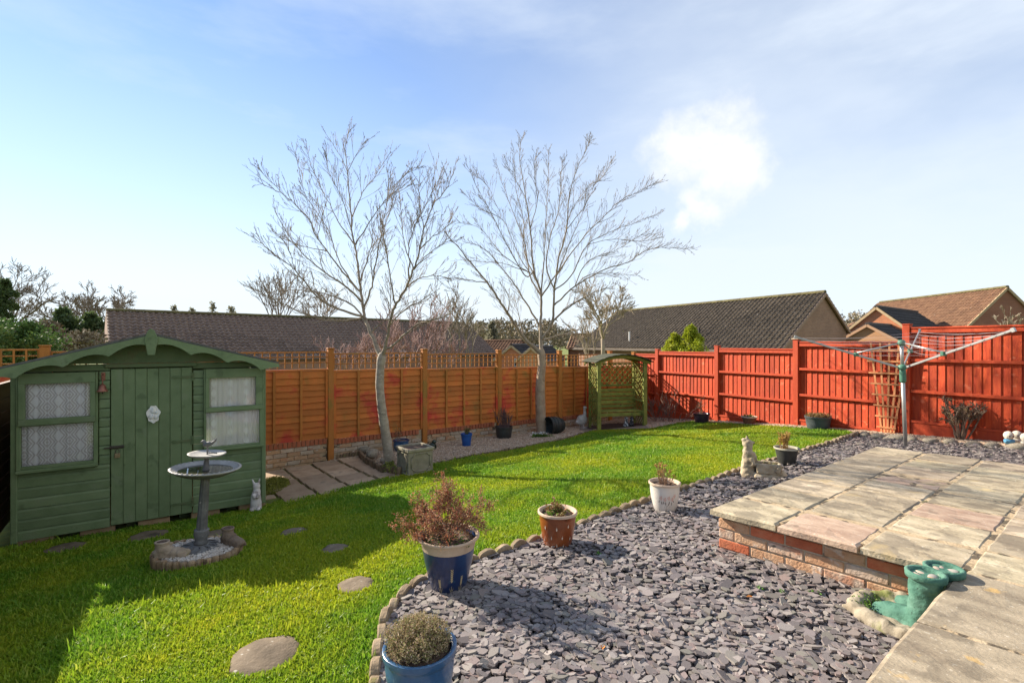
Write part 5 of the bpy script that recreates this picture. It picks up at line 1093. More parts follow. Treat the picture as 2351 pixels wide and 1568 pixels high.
PB_ = [(-.03,.02,0,'orange'),(.022,.026,1,'small cream'),(.03,-.02,1,'pinkish oval'),(-.015,-.03,2,'round grey')]; M4 = Matrix.Translation(bt_.location)@Matrix.Rotation(R(106), 4, 'Z')@Matrix.Scale(1.06, 4)
for k, (yy, dx) in enumerate(((-.115,.015),(.045,.0))):
    for (x, y, mi, w) in (PB_ if k == 1 else PB_[1:]):
        mb = MB().ell((0,0,0), (.030,.021,.010), None, 12, 8); o = mb.build('pebble', M_peb[mi], smooth=True); o.location = M4@Vector((-.105+dx+x, yy+y*.9, .300)); o.rotation_euler = (.2, -.15, k+x*40)
        tag(o, f'{w} pebble in the {"front" if k else "rear"} turquoise boot', 'pebble', 'pebbles filling the turquoise boots')
leaves('moss', [Vector((.12+.02*i, y*.02, .05)) for i in range(4) for y in range(2,9)], M_leafg, bt_, 500, .014, 2, .012)
# goose
M_goose = mat('pale_stone', [(.36,.32,.27),(.50,.45,.39),(.56,.52,.46)], 12, .9, .4, 60, specks=[((.20,.17,.12),8,.62,.4)])
b = G(1336, 984); gs = thing('goose_statue', 'pale stone goose with tall neck standing beside the arbour', 'statue', (b.x, b.y, b.z+.02), R(25)); mb = MB()
mb.ell((0,0,.20), (.155,.115,.14), Matrix.Rotation(R(-20),3,'Y'), 16, 12); mb.tube([(-.11,0,.16),(-.19,0,.16)], [.07,.02], 10); mb.tube([(.06,0,.28),(.09,0,.36),(.085,0,.44),(.075,0,.50)], [.065,.042,.034,.032], 12); mb.ell((.085,0,.52), (.048,.038,.038)); mb.tube([(.12,0,.515),(.165,0,.50)], [.022,.010], 8); sculpt(mb, 'body', M_goose, gs, .012, 3)
mb = MB(); mb.tube([(.02,.04,.09),(.02,.045,.0)], .02, 8); mb.tube([(.02,-.04,.09),(.02,-.045,.0)], .02, 8); mb.box((.04,0,-.005), (.20,.18,.03)); mb.build('feet', M_goose, gs)
# frog
M_frog = mat('dark_green_glaze', [(.018,.028,.018),(.04,.06,.038)], 8, .3, .2, spec=.5); b = G(992, 1034); fg = thing('frog_ornament', 'dark green glazed frog sitting on the gravel', 'ornament', (b.x, b.y, b.z+.02), R(-15)); mb = MB()
mb.ell((0,0,.08), (.075,.065,.06), Matrix.Rotation(R(-40),3,'Y')); mb.ell((.045,0,.155), (.052,.05,.035)); mb.ell((.04,.03,.185), .016); mb.ell((.04,-.03,.185), .016); mb.tube([(.05,.035,.10),(.06,.045,.02)], [.022,.018], 8); mb.tube([(.05,-.035,.10),(.06,-.045,.02)], [.022,.018], 8); mb.ell((-.03,-.06,.035), (.065,.03,.035)); mb.ell((-.03,.06,.035), (.065,.03,.035)); mb.ell((.01,-.075,.015), (.05,.02,.015)); sculpt(mb, 'frog', M_frog, fg, .007, 3)
# rabbit by the shed corner
M_rab = mat('blotched_white', [(.26,.20,.17),(.60,.54,.48),(.74,.68,.62)], 12, .9, .3, 60, pos=[.34,.46,.7]); rb = thing('rabbit_statue', 'blotchy white standing rabbit figure at the shed corner', 'statue', (-3.245, 6.13, T(-3.245, 6.13)+.01), R(20)); mb = MB()
mb.tube([(0,0,.02),(0,0,.10),(.0,0,.20),(.01,0,.27)], [.062,.066,.055,.040], 14); mb.ell((.005,0,.305), (.045,.042,.045)); mb.tube([(.025,.0,.33),(.045,.0,.40)], [.017,.009], 8); mb.tube([(-.02,0,.33),(-.045,0,.40)], [.017,.009], 8); mb.tube([(-.03,-.05,.22),(.0,-.07,.17)], [.02,.016], 8); mb.tube([(.04,-.045,.22),(.02,-.07,.17)], [.02,.016], 8); mb.ell((-.035,-.035,.025), (.035,.06,.028)); mb.ell((.035,-.035,.025), (.035,.06,.028)); sculpt(mb, 'rabbit', M_rab, rb, .009, 4)
# two spotted dogs under the arbour seat
M_dal = mat('black_spotted_white', [(.03,.03,.03),(.05,.05,.05),(.62,.60,.57),(.70,.68,.65)], 24, .5, .1, pos=[.40,.47,.50,.7], rnd=.05)
M_dal2 = mat('white_spotted_black', [(.02,.02,.02),(.035,.035,.035),(.60,.58,.55),(.68,.66,.63)], 24, .5, .1, pos=[.50,.57,.60,.8], rnd=.05)
for (px, lab, m) in ((1440,'sitting white dog figurine with few spots under the arbour seat',M_dal),(1453,'sitting dog figurine with heavy black spots under the arbour seat',M_dal2)):
    b = G(px, 981); t = thing('dog_figurine', lab, 'figurine', (b.x, b.y+.12, T(b.x, b.y+.12)+.01), R(-90)); mb = MB(); mb.ell((-.02,0,.08), (.06,.05,.08)); mb.tube([(.01,0,.10),(.02,0,.18)], [.045,.035], 10); mb.ell((.025,0,.215), (.042,.038,.04)); mb.ell((.065,0,.205), (.025,.02,.018)); mb.ell((.01,.042,.205), (.015,.010,.03)); mb.ell((.01,-.042,.205), (.015,.010,.03)); mb.tube([(.03,.025,.12),(.045,.028,.0)], [.022,.018], 8); mb.tube([(.03,-.025,.12),(.045,-.028,.0)], [.022,.018], 8); mb.ell((-.01,.05,.025), (.05,.022,.028)); mb.ell((-.01,-.05,.025), (.05,.022,.028)); sculpt(mb, 'dog', m, t, .008, 2)
# toppled dark tub
b = G(1272, 1000); M_blk = mat('black_resin', [(.016,.018,.016),(.035,.038,.033)], 14, .5, .4, 50, specks=[((.30,.29,.24),40,.70,.8)]); tb = thing('fallen_tub', 'dark round tub with moulded ribs lying on its side by the tree', 'tub', (b.x+.05, b.y+.22, b.z+.20), 0); tb.rotation_euler = (R(90), 0, R(-62))
MB().lathe([(.13,-.19),(.155,-.18),(.20,.0),(.205,.12),(.21,.17),(.222,.175),(.222,.195),(.20,.195),(.185,.12),(.15,-.15),(.01,-.16)], 36).build('tub', M_blk, tb, smooth=True)
for z, r2 in ((-.10,.182),(.02,.205),(.10,.21)): MB().lathe([(r2,z-.008),(r2+.010,z),(r2,z+.008)], 36, cap=False).build('hoop', M_blk, tb, smooth=True)
# white headed figures at the right
M_fw = mat('chalky_white', [(.40,.36,.28),(.54,.49,.40)], 14, .85, .3, 60); M_fb = mat('faded_blue', [(.06,.22,.36),(.12,.32,.46)], 14, .7, .2); M_fk = mat('ink_dark', [(.05,.04,.04),(.08,.06,.06)], 10, .6, 0)
for k, (px, py, sc, bl, lab) in enumerate(((2316,1026,1.,True,'chalky white figurine in a blue jumper on the rocks'),(2335,1024,.98,False,'plain chalky figurine behind the one in the blue jumper'),(2356,1032,1.02,False,'chalky white figurine at the end of the rock edging'))):
    b = G(px, py); t = thing('figurine', lab, 'figurine', (b.x, b.y, b.z+.05), math.atan2(-b.y, -b.x)+.5); t.scale = (sc,)*3
    mb = MB(); mb.ell((0,0,.12+.0), (.062,.06,.066), None, 16, 12); sculpt(mb, 'head', M_fw, t, .01, 2, .004, 40); mb = MB(); mb.ell((0,0,.035), (.052,.06,.048)); mb.tube([(0,.05,.06),(.04,.045,.03)], [.02,.016], 8); mb.tube([(0,-.05,.06),(.04,-.045,.03)], [.02,.016], 8); sculpt(mb, 'body', M_fb if bl else M_fw, t, .009, 2)
    for s in (-1, 1): MB().ell((.056, s*.022, .115), (.008,.012,.009), None, 8, 6).build('eye', M_fk, t, smooth=True)
# ================================================================ ROTARY CLOTHES DRIER
M_alu = mat('aluminium', [(.34,.33,.31),(.46,.45,.43)], 10, .42, .1, metal=.7, rnd=.02); M_gpl = mat('green_plastic', [(.05,.14,.09),(.08,.20,.13)], 10, .5, .1); M_line = mat('washing_line', [(.40,.34,.34),(.52,.46,.46)], 10, .6, 0)
b = Hp(2079, 1019, ZP); ra = thing('rotary_drier', 'silver rotary clothes drier standing at the back of the patio', 'clothes drier', (b.x, b.y, ZP-.02)); ra.rotation_euler = (R(.4), R(-2.6), 0)
MB().tube([(0,0,0),(0,0,.95)], .021, 14).build('pole', M_alu, ra, smooth=True); MB().tube([(0,0,.93),(0,0,1.29)], .019, 14).build('upper_pole', M_alu, ra, smooth=True); MB().lathe([(.030,.78),(.034,.80),(.034,.92),(.026,.95)], 16).build('collar', M_gpl, ra, smooth=True); MB().lathe([(.026,.93),(.048,.95),(.048,.985),(.026,1.0)], 16).build('lower_hub', M_gpl, ra, smooth=True); MB().lathe([(.022,1.235),(.042,1.245),(.042,1.275),(.03,1.30),(.01,1.305)], 16).build('upper_hub', M_gpl, ra, smooth=True)
tipz = []
for a in (R(-79), R(41), R(161)):
    d = Vector((math.cos(a), math.sin(a), 0)); p0 = d*.045+Vector((0,0,.968)); p_ = d*1.13+Vector((0,0,1.385)); ar = MB().beam(p0, p_, .014, .026).build('arm', M_alu, ra, bevel=.004); MB().beam(p_, p_+(p_-p0).normalized()*.03, .024, .042).build('end_cap', M_alu, ar)
    mid = p0.lerp(p_, .40); MB().tube([d*.035+Vector((0,0,1.262)), mid+Vector((0,0,.02))], .010, 8).build('strut', M_alu, ra, smooth=True); MB().box(mid+Vector((0,0,.005)), (.045,.045,.05)).build('joint', M_gpl, ra, bevel=.006); tipz.append((p0, p_))
for u in (.42,.55,.68,.80,.90,.97):
    for k in range(3):
        a, b2 = tipz[k][0].lerp(tipz[k][1], u), tipz[(k+1) % 3][0].lerp(tipz[(k+1) % 3][1], u); m_ = a.lerp(b2, .5)-Vector((0,0,.02+.05*u*rs.random())); MB().tube([a, a.lerp(m_,.5)-Vector((0,0,.008)), m_, m_.lerp(b2,.5)-Vector((0,0,.008)), b2], .0015, 4, cap=False).build('line', M_line, ra)
# ================================================================ TREES
M_bark1 = mat('silvery_bark', [(.21,.165,.115),(.32,.26,.19),(.44,.37,.28)], 9, .85, .5, 40, rnd=0, stretch=(1,1,1.8), specks=[((.56,.50,.42),34,.66,.8),((.07,.055,.04),10,.66,.6)])
M_bark2 = mat('smooth_tan_bark', [(.24,.165,.10),(.34,.245,.16),(.42,.32,.22)], 7, .85, .4, 40, rnd=0, stretch=(1,1,1.2), specks=[((.08,.055,.035),6,.66,.7),((.36,.29,.21),14,.66,.5)])
M_limb = mat('branch_bark', [(.17,.125,.085),(.27,.21,.145),(.38,.31,.225)], 12, .85, .3, 40, rnd=0)
M_bud = mat('bud', [(.10,.07,.05),(.20,.15,.11)], 12, .8, 0, rnd=0)
def traced_tree(name, label, trunk, tr_rad, limbs, Y0, seed, m_bark, ntw, r_l=.018):
    """trunk and main limbs follow the photograph's outline at the tree's own distance and fan out in depth; twigs are grown on them"""
    r = random.Random(seed); base = Wp(*trunk[0], Y0); t = thing(name, label, 'tree', base); org = Vector(base)
    pl = [Wp(x, y, Y0+dy)-org for (x, y), dy in zip(trunk, [0]*len(trunk))]
    pl[0].z -= .2
    # resample the trunk smoothly
    def cr(p, n=4):
        out = []
        for i in range(len(p)-1):
            a, b_, c, d = p[max(0, i-1)], p[i], p[i+1], p[min(len(p)-1, i+2)]
            for k in range(n):
                u = k/n; out.append(.5*((2*b_)+(c-a)*u+(2*a-5*b_+4*c-d)*u*u+(3*b_-a-3*c+d)*u**3))
        return out+[p[-1]]
    def cv(v, n=4):
        out = []
        for a, b_ in zip(v[:-1], v[1:]): out += [a+(b_-a)*k/n for k in range(n)]
        return out+[v[-1]]
    pl.append(pl[-1]+(pl[-1]-pl[-2])*.45); tp, trd = cr(pl), cv(list(tr_rad)+[tr_rad[-1]*.45]); MB().tube(tp, [q*r.uniform(.95,1.06) for q in trd], 14).build('trunk', m_bark, t, smooth=True)
    placed = [(px, py, Y0, q) for (px, py), q in zip(trunk[-2:], tr_rad[-2:])]
    big = MB(); tw = MB(); ends = []
    for li, L_ in enumerate(limbs):
        P_ = [(551+x*.4689, 245+y*.4689) for x, y in L_]
        n0 = min(placed, key=lambda q: (q[0]-P_[0][0])**2+(q[1]-P_[0][1])**2); P_[0] = n0[:2]; Y = n0[2]; kd = r.choice([-1,1])*r.uniform(.12,.55); arc = [0]
        for a, b_ in zip(P_[:-1], P_[1:]): arc.append(arc[-1]+math.hypot(b_[0]-a[0], b_[1]-a[1])*Y0/F)
        pts = []
        for (x, y), s in zip(P_, arc): pts.append(Wp(x, y, Y+kd*s*(1-.12*s/ max(arc[-1], .1)))-org)
        r0 = n0[3]*(.70 if li == 0 else .58) if li < 2 else min(n0[3]*.80, r_l*(.45+.4*arc[-1])); rad = [max(.0045, r0*(1-.90*(s/arc[-1])**(.42 if li < 2 else .75))) for s in arc]
        for (x, y), s, q in zip(P_, arc, rad): placed.append((x, y, Y+kd*s, q))
        # intermediate points help later limbs to join
        for i in range(len(P_)-1): placed.append(((P_[i][0]+P_[i+1][0])/2, (P_[i][1]+P_[i+1][1])/2, Y+kd*(arc[i]+arc[i+1])/2, (rad[i]+rad[i+1])/2))
        sp, sr = cr(pts, 5), cv(rad, 5); sp = [sp[0]]+[p+Vector((r.gauss(0,.007), r.gauss(0,.007), r.gauss(0,.007))) for p in sp[1:-1]]+[sp[-1]]; big.tube(sp, sr, 6, cap=False)
        n = int(ntw*arc[-1]); 
        for k in range(n):
            u = .22+.78*(k+r.random())/n; f_ = u*(len(sp)-1); i = min(len(sp)-2, int(f_)); q = sp[i].lerp(sp[i+1], f_-i); d = (sp[i+1]-sp[i]).normalized()
            nd = (d*.9+perp(d, r)*r.uniform(.40,.80)+Vector((0,0,.25))).normalized(); grow(tw, q, nd, r.uniform(.22,.55)*(1.25-.85*u), .0042, 2, r, ends, up=.12, wig=.14, kids=2, ratio=.48, ang=.42, sides=3, rmin=.0024, segs=3)
    cr_ = big.build('crown', M_limb, t, smooth=True); tw.build('twigs', M_limb, cr_)
    leaves('buds', [e[0] for e in ends if e[2] <= 1], M_bud, cr_, int(len(ends)*.40), .016, seed, .004, (1,.5)); return t
L1 = [[(690,1240),(640,1110),(610,1030),(600,960),(585,860),(575,740),(550,620),(540,480),(525,320),(515,190),(540,110)],
 [(700,1230),(720,1140),(730,1070),(760,980),(810,890),(850,800),(880,700),(900,600),(950,480),(1000,420),(1045,330)],
 [(600,1040),(480,990),(380,930),(270,800),(180,730),(75,650)], [(610,1050),(480,1050),(300,1010),(150,930),(60,890)], [(575,890),(480,780),(380,640),(320,530),(200,420),(90,300)],
 [(560,830),(470,720),(430,600),(330,450),(290,310),(270,230)], [(545,700),(480,560),(410,420),(350,290),(325,180)], [(545,560),(600,420),(660,340),(740,220)], [(590,660),(680,500),(740,430),(800,340),(880,290)],
 [(525,330),(490,240),(430,150)], [(525,310),(580,220),(615,170)], [(600,940),(520,880),(400,800),(280,690),(170,510)], [(760,980),(740,860),(720,720),(700,600),(720,480),(730,350)], [(830,840),(830,700),(850,600),(880,540),(960,380)],
 [(850,800),(900,740),(980,680),(1040,650)], [(880,690),(940,640),(1000,600),(1040,545)], [(700,1200),(760,1160),(860,1070),(960,1040),(1040,1000),(1060,930),(1040,900)], [(670,1120),(720,1030),(740,950),(735,880)], [(600,1000),(640,900),(660,800),(690,640),(740,500),(760,430),(850,380)],
 [(660,830),(640,720),(680,640),(690,560)], [(585,860),(620,760),(650,640),(640,520)], [(900,600),(880,480),(870,360)], [(810,890),(880,840),(960,830),(1030,840)], [(730,1070),(800,1000),(890,950),(980,890)], [(200,420),(130,390),(100,380)], [(270,800),(240,700),(200,640)], [(380,640),(400,520),(340,430)], [(440,690),(300,680),(220,650)], [(555,600),(500,450),(440,330),(420,230)], [(850,800),(800,650),(790,520),(780,470)], [(615,1060),(560,980),(460,930),(330,900),(190,900)], [(960,480),(960,400),(980,340)]]
traced_tree('birch_tree', 'leaning bare birch with a slim spotted trunk before the orange fence', [(896,1072),(893,1050),(886,1000),(877,940),(872,890),(873,850),(876,822)], [.115,.088,.078,.070,.068,.066,.074], L1, 8.05, 3, M_bark1, 15)
L2 = [[(1465,1220),(1390,1130),(1310,1010),(1270,950),(1210,860),(1110,740),(1000,610)], [(1470,1200),(1470,1080),(1475,930),(1440,800),(1420,600),(1400,450),(1370,250),(1380,150)], [(1490,1150),(1530,1050),(1540,900),(1560,750),(1600,600),(1610,450),(1640,330),(1700,200),(1710,170)],
 [(1500,1150),(1600,1110),(1680,1080),(1740,1050)], [(1540,1000),(1640,880),(1780,800),(1900,760),(2000,700),(2100,690),(2200,700)], [(1550,920),(1620,830),(1700,680),(1800,620),(1930,570),(2060,520)], [(1560,800),(1650,680),(1760,560),(1850,470),(1960,410),(2020,380)],
 [(1450,830),(1400,830),(1320,700),(1240,540),(1190,450),(1110,290)], [(1400,800),(1280,720),(1180,600),(1070,570)], [(1430,820),(1350,700),(1290,560),(1180,500),(1090,420)], [(1450,880),(1390,700),(1390,560),(1350,400),(1340,200)], [(1480,930),(1490,700),(1500,500),(1510,350),(1510,210)],
 [(1560,700),(1620,520),(1700,400),(1780,340),(1820,260)], [(1420,830),(1300,770),(1180,760),(1080,750)], [(1530,1050),(1600,980),(1680,940),(1720,880)], [(1475,930),(1420,830),(1400,700),(1370,600),(1300,420),(1250,260)], [(1540,900),(1500,780),(1520,640),(1560,500),(1570,380),(1580,260)], [(1310,1010),(1320,940),(1300,900)], [(1390,1130),(1360,1000),(1350,950)], [(1600,600),(1680,500),(1720,420),(1760,330)],
 [(1640,880),(1720,820),(1850,820),(1960,830)], [(1700,680),(1820,650),(1960,660),(2060,640)], [(1420,600),(1460,450),(1440,330),(1450,230)], [(1640,880),(1700,760),(1850,700),(2000,600)], [(1475,930),(1560,800),(1600,700),(1660,560),(1700,460)], [(1400,450),(1340,340),(1300,260)], [(1290,560),(1220,400),(1150,330)], [(1210,860),(1120,850),(1060,840)], [(1530,1050),(1640,960),(1760,900),(1830,880)], [(1470,1080),(1400,960),(1330,850),(1200,700),(1090,660)]]
traced_tree('smooth_barked_tree', 'bare tree with thick smooth tan trunk and wide fan of branches', [(1248,1002),(1243,985),(1241,940),(1240,900),(1241,870),(1244,840),(1243,812)], [.16,.125,.118,.116,.108,.088,.094], L2, 11.55, 8, M_bark2, 15, .025)
# ---------------------------------------------------------------- bare trees beyond the fences
M_far = mat('far_branches', [(.17,.135,.10),(.27,.22,.165)], 3, .9, 0, rnd=.12); M_farp = mat('pink_brown_branches', [(.20,.12,.11),(.32,.21,.18)], 3, .9, 0, rnd=.1); M_fart = mat('tan_branches', [(.27,.21,.14),(.38,.31,.22)], 3, .9, 0, rnd=.1)
def bare_tree(name, label, px, py_base, py_top, Y, seed, m=M_far, spread=.75, stems=1, depth=4, kids=4, thin=1., rm=None, group=None, cat='tree', fine=260):
    b = Wp(px, py_base, Y); top = Wp(px, py_top, Y); H_ = top.z-b.z; t = thing(name, label, cat, b, 0, group); r = random.Random(seed); tr = MB(); mb = MB(); ends = []; rmin = rm or .0045*Y/10
    if stems == 1:
        h0 = H_*.28; tr.tube([(0,0,-.3),(r.uniform(-.1,.1),0,h0*.5),(r.uniform(-.15,.15),0,h0)], [H_*.030*thin, H_*.024*thin, H_*.02*thin], 8); tr.build('trunk', m, t, smooth=True)
        for k in range(5): a = 6.28*k/5+r.random(); grow(mb, Vector((0,0,h0*r.uniform(.75,1))), Vector((math.cos(a)*spread*.8, math.sin(a)*spread*.8, 1)).normalized(), H_*.40*r.uniform(.8,1.1), H_*.013*thin, depth, r, ends, up=.12, wig=.4, kids=kids, ratio=.62, ang=.6, sides=4, rmin=rmin)
    else:
        for k in range(stems): a = 6.28*k/stems+r.random(); (tr if k == 0 else mb); grow(tr if k == 0 else mb, Vector((r.uniform(-.3,.3)*spread, r.uniform(-.3,.3), -.2)), Vector((math.cos(a)*spread*.45, math.sin(a)*spread*.45, 1)).normalized(), H_*.62*r.uniform(.8,1.1), H_*.010*thin, depth, r, ends, up=.12, wig=.35, kids=kids, ratio=.55, ang=.5, sides=4, rmin=rmin)
        tr.build('trunk', m, t)
    mb.build('crown', m, t); return t, ends
gB = 'bare trees beyond the garden'
bt1 = [('tall bare tree with ivy on its trunk behind the hedge', 22, 820, 598, 33, 1, .6, 1, 4), ('broad bare oak beyond the brown roof gable', 165, 800, 640, 38, 2, 1.0, 1, 4), ('bare tree with bent open branches beside the brown roof', 255, 790, 655, 36, 3, .9, 1, 4), ('multi stemmed bare tree rising over the brown roof', 640, 760, 600, 40, 4, .9, 8, 3), ('low bare tree behind the birch crown', 735, 770, 655, 42, 5, .9, 6, 3)]
for (lab, px, pb, ptop, Y, sd, sp, st, dp) in bt1: bare_tree('bare_tree', lab, px, pb, ptop, Y, sd, M_far, sp, st, dp, 4, group=gB)
bare_tree('bare_tree', 'slim bare tree between the two garden trees', 1040, 830, 650, 24, 7, M_far, .45, 5, 3, 4, group=gB)
bare_tree('bare_tree', 'very slender bare sapling beside the slim one', 1078, 830, 672, 25, 17, M_far, .3, 3, 3, 4, group=gB)
bare_tree('bare_tree', 'pale tan bare tree in front of the grey brown roof', 1385, 830, 640, 22, 9, M_fart, .8, 1, 4, 4, group=gB)
bare_tree('bare_tree', 'tangled tan bare tree to the garden side of the grey brown roof', 1345, 830, 700, 24, 10, M_fart, .9, 5, 3, 4, group=gB)
bare_tree('bare_tree', 'pale branched bush before the red brick gable', 2318, 770, 700, 22, 12, M_fart, .8, 4, 3, 3, group=gB)
gS = 'pinkish bare shrubs behind the trellis'
for (lab, px, pb, ptop, Y, sd, sp) in (('pinkish twiggy shrub in front of the brown roof end', 800, 870, 745, 15, 21, 1.0), ('dense pink brown shrub just behind the leaning birch', 900, 865, 725, 16, 22, 1.0), ('tall upright pink brown shrub behind the trellis', 965, 865, 660, 18, 23, .7), ('low pink brown shrub beside the slim bare tree', 1010, 865, 760, 17, 24, 1.1)):
    bare_tree('bare_shrub', lab, px, pb, ptop, Y, sd, M_farp, sp, 9, 3, 4, group=gS, cat='shrub')
bare_tree('bare_shrub', 'bare brown shrub between the arbour and the red fence', 1522, 975, 880, 12.7, 31, mat('brown_twigs', [(.13,.075,.05),(.22,.14,.10)], 10, .9, 0), .9, 10, 2, 4, cat='shrub')
M_farwood = mat('far_wood', [(.12,.09,.055),(.20,.155,.10),(.28,.225,.15),(.14,.135,.06)], attr='rnd', rough=.9, bump=0, rnd=0)
def leafy(name, label, px, py_base, py_top, Y, w, seed, m, n, size, shape='round', group=None, cat='tree', trunk=True, dens=.75):
    """a crown of many small leaf faces gathered in uneven clumps"""
    b = Wp(px, py_base, Y); H_ = Wp(px, py_top, Y).z-b.z; t = thing(name, label, cat, b, 0, group); rg = np.random.default_rng(seed); k = max(70, int(w*H_*14)); cl = []
    for _ in range(k):
        a = rg.random()*6.28; zz = rg.random(); q = math.sqrt(rg.random())
        if shape == 'cone': rad = w*(1-zz)**.8*(.75+.25*rg.random())+.03*w
        elif shape == 'column': rad = w*(.75+.3*math.sin(zz*9+a))*min(1, (1-zz)*3)
        else: rad = w*math.sqrt(max(.05, 1-(2*zz-1)**2*.85))
        cl.append((math.cos(a)*rad*q, math.sin(a)*rad*q, H_*(.08+.90*zz), w*rg.uniform(.14,.30)*(1.2-.8*zz if shape == 'cone' else 1)))
    cl = np.array(cl); i = rg.integers(0, k, n); d = rg.normal(size=(n, 3)); d /= np.linalg.norm(d, axis=1)[:, None]; c = cl[i, :3]+d*cl[i, 3:4]*rg.random((n, 1))**.45; 
    dd = rg.normal(size=(n, 3))*.8+d*.8+np.array([0,0,.3 if shape == 'cone' else 0.]); dd /= np.linalg.norm(dd, axis=1)[:, None]; s = np.cross(dd, rg.normal(size=(n, 3))); s /= np.linalg.norm(s, axis=1)[:, None]; l = size*rg.uniform(.6,1.4,n)[:, None]
    V = np.stack([c, c+dd*l*.5+s*l*.3, c+dd*l, c+dd*l*.5-s*l*.3], 1).reshape(-1, 3); rv = np.clip(rg.random(n)*.55+.45*rg.random(k)[i], 0, 1); obj('crown', np_mesh('crown', V, np.arange(4*n).reshape(-1, 4), m, {'rnd': np.repeat(rv, 4)}), t)
    if trunk: MB().tube([(0,0,-.3),(0,0,H_*.4),(0,0,H_*.85)], [w*.10, w*.07, w*.02], 7).build('trunk', M_far, t)
    return t
M_ivy = mat('ivy', [(.045,.075,.025),(.08,.12,.04),(.13,.165,.06)], attr='rnd', rough=.6, bump=0, rnd=0, transl=.35); M_hedge = mat('hedge_leaf', [(.04,.085,.022),(.075,.14,.035),(.13,.19,.055)], attr='rnd', rough=.7, spec=.2, bump=0, rnd=0, transl=.2); M_conif = mat('lime_conifer', [(.20,.26,.014),(.32,.36,.02),(.44,.44,.04)], attr='rnd', rough=.7, bump=0, rnd=0, transl=.3); M_dkc = mat('dark_conifer', [(.16,.155,.10),(.22,.21,.14),(.28,.265,.18)], attr='rnd', rough=.8, bump=0, rnd=0, transl=.5)
leafy('hedge', 'clipped evergreen hedge beside the shed roof', 20, 905, 748, 9.2, .95, 1, M_hedge, 20000, .055, cat='hedge', trunk=False)
leafy('ivy_tree', 'tall trunk smothered in dark ivy behind the hedge', 12, 830, 640, 32, .9, 2, M_ivy, 3500, .22, 'column')
leafy('ivy_tree', 'dark ivy covered tree beyond the hedge', 145, 815, 712, 30, 1.2, 3, M_ivy, 4500, .22, 'column'); leafy('ivy_tree', 'ivy clad stump next to the brown roof gable', 208, 815, 722, 30, .95, 4, M_ivy, 3500, .2, 'column')
leafy('scrub_bush', 'pale brown scrub between the hedge and the ivy trees', 95, 825, 745, 26, 1.3, 5, M_farwood, 3500, .16, cat='shrub', trunk=False); leafy('scrub_bush', 'pale brown scrub below the brown roof gable', 195, 830, 770, 25, 1.3, 15, M_farwood, 3000, .16, cat='shrub', trunk=False)
leafy('lime_conifer', 'taller lime green conifer peeping over the red fence', 1586, 850, 750, 17.5, .98, 6, M_conif, 9000, .075, 'cone'); leafy('lime_conifer', 'shorter lime green conifer beside the taller one', 1549, 850, 768, 17.8, .78, 7, M_conif, 6500, .075, 'cone')
leafy('dark_conifer', 'dark conifer far off between the two garden trees', 1130, 815, 742, 55, 1.3, 8, M_dkc, 2600, .3, 'cone')
for (px, pt_, lab, sd) in ((400,703,'distant pointed conifer over the brown roof ridge',41),(440,708,'tiny distant conifer over the brown roof',42),(488,693,'tall dark distant conifer by the multi stemmed tree',43),(530,704,'rounded distant conifer under the bare branches',44)): leafy('distant_conifer', lab, px, 760, pt_, 90, 1.7, sd, M_dkc, 420, .42, 'cone', group='conifers on the skyline')
# wooded skyline: one mass
rg = np.random.default_rng(99); V = []; rv = []
for (x0, x1, yt, yb, Y, n) in ((560,1500,752,800,110,20000),(1885,2080,706,800,120,12000),(1080,1420,735,800,70,15000),(-60,300,735,800,70,12000),(2320,2500,700,800,100,1500)):
    k = int((x1-x0)/14); cxs = rg.uniform(x0, x1, k); hs = rg.uniform(.35, 1, k)
    i = rg.integers(0, k, n); px = cxs[i]+rg.normal(0, 11, n); py = yb-(yb-yt)*np.clip(hs[i]*np.sqrt(rg.random(n))+rg.normal(0,.04,n), 0, 1.05); yy = Y+rg.normal(0, 4, n)
    c = np.stack([(px-CX)/F*yy, yy, CZ-(py-CY)/F*yy], -1); d = rg.normal(size=(n,3)); d /= np.linalg.norm(d, axis=1)[:, None]; s = np.cross(d, rg.normal(size=(n,3))); s /= np.linalg.norm(s, axis=1)[:, None]; l = Y*.0042*rg.uniform(.5,1.4,n)[:, None]
    V.append(np.stack([c, c+d*l*.5+s*l*.35, c+d*l, c+d*l*.5-s*l*.35], 1).reshape(-1, 3)); rv.append(np.repeat(rg.random(n), 4))
V = np.concatenate(V); tag(obj('far_woods', np_mesh('far_woods', V, np.arange(len(V)).reshape(-1, 4), M_farwood, {'rnd': np.concatenate(rv)})), 'brown leafless woodland along the skyline behind the houses', 'woods', kind='stuff')
# ---------------------------------------------------------------- small plants
b = G(2207, 1013); ps_ = thing('pruned_shrub', 'hard pruned brown shrub stump before the red fence', 'shrub', b); mb = MB(); r = random.Random(77); ends = []
for k in range(13):
    a = 6.28*k/13+r.random()*.5; o = .05*r.random(); q = Vector((math.cos(a)*o, math.sin(a)*o, -.02)); d = Vector((math.cos(a)*.34, math.sin(a)*.25, 1)).normalized(); grow(mb, q, d, r.uniform(.42,.58), .018, 2, r, ends, up=.22, wig=.35, kids=6, ratio=.34, ang=.8, sides=6, rmin=.005, start=.6)
mb.build('branches', mat('knobbly_bark', [(.10,.06,.04),(.20,.13,.085),(.28,.20,.14)], 14, .9, .6), ps_, smooth=True); leaves('dead_leaves', [e[0] for e in ends if e[2] < 2], mat('dead_leaf', [(.13,.08,.045),(.24,.16,.09),(.18,.13,.05)], attr='rnd', rough=.9, bump=0, rnd=0), ps_, 1100, .034, 5, .012)
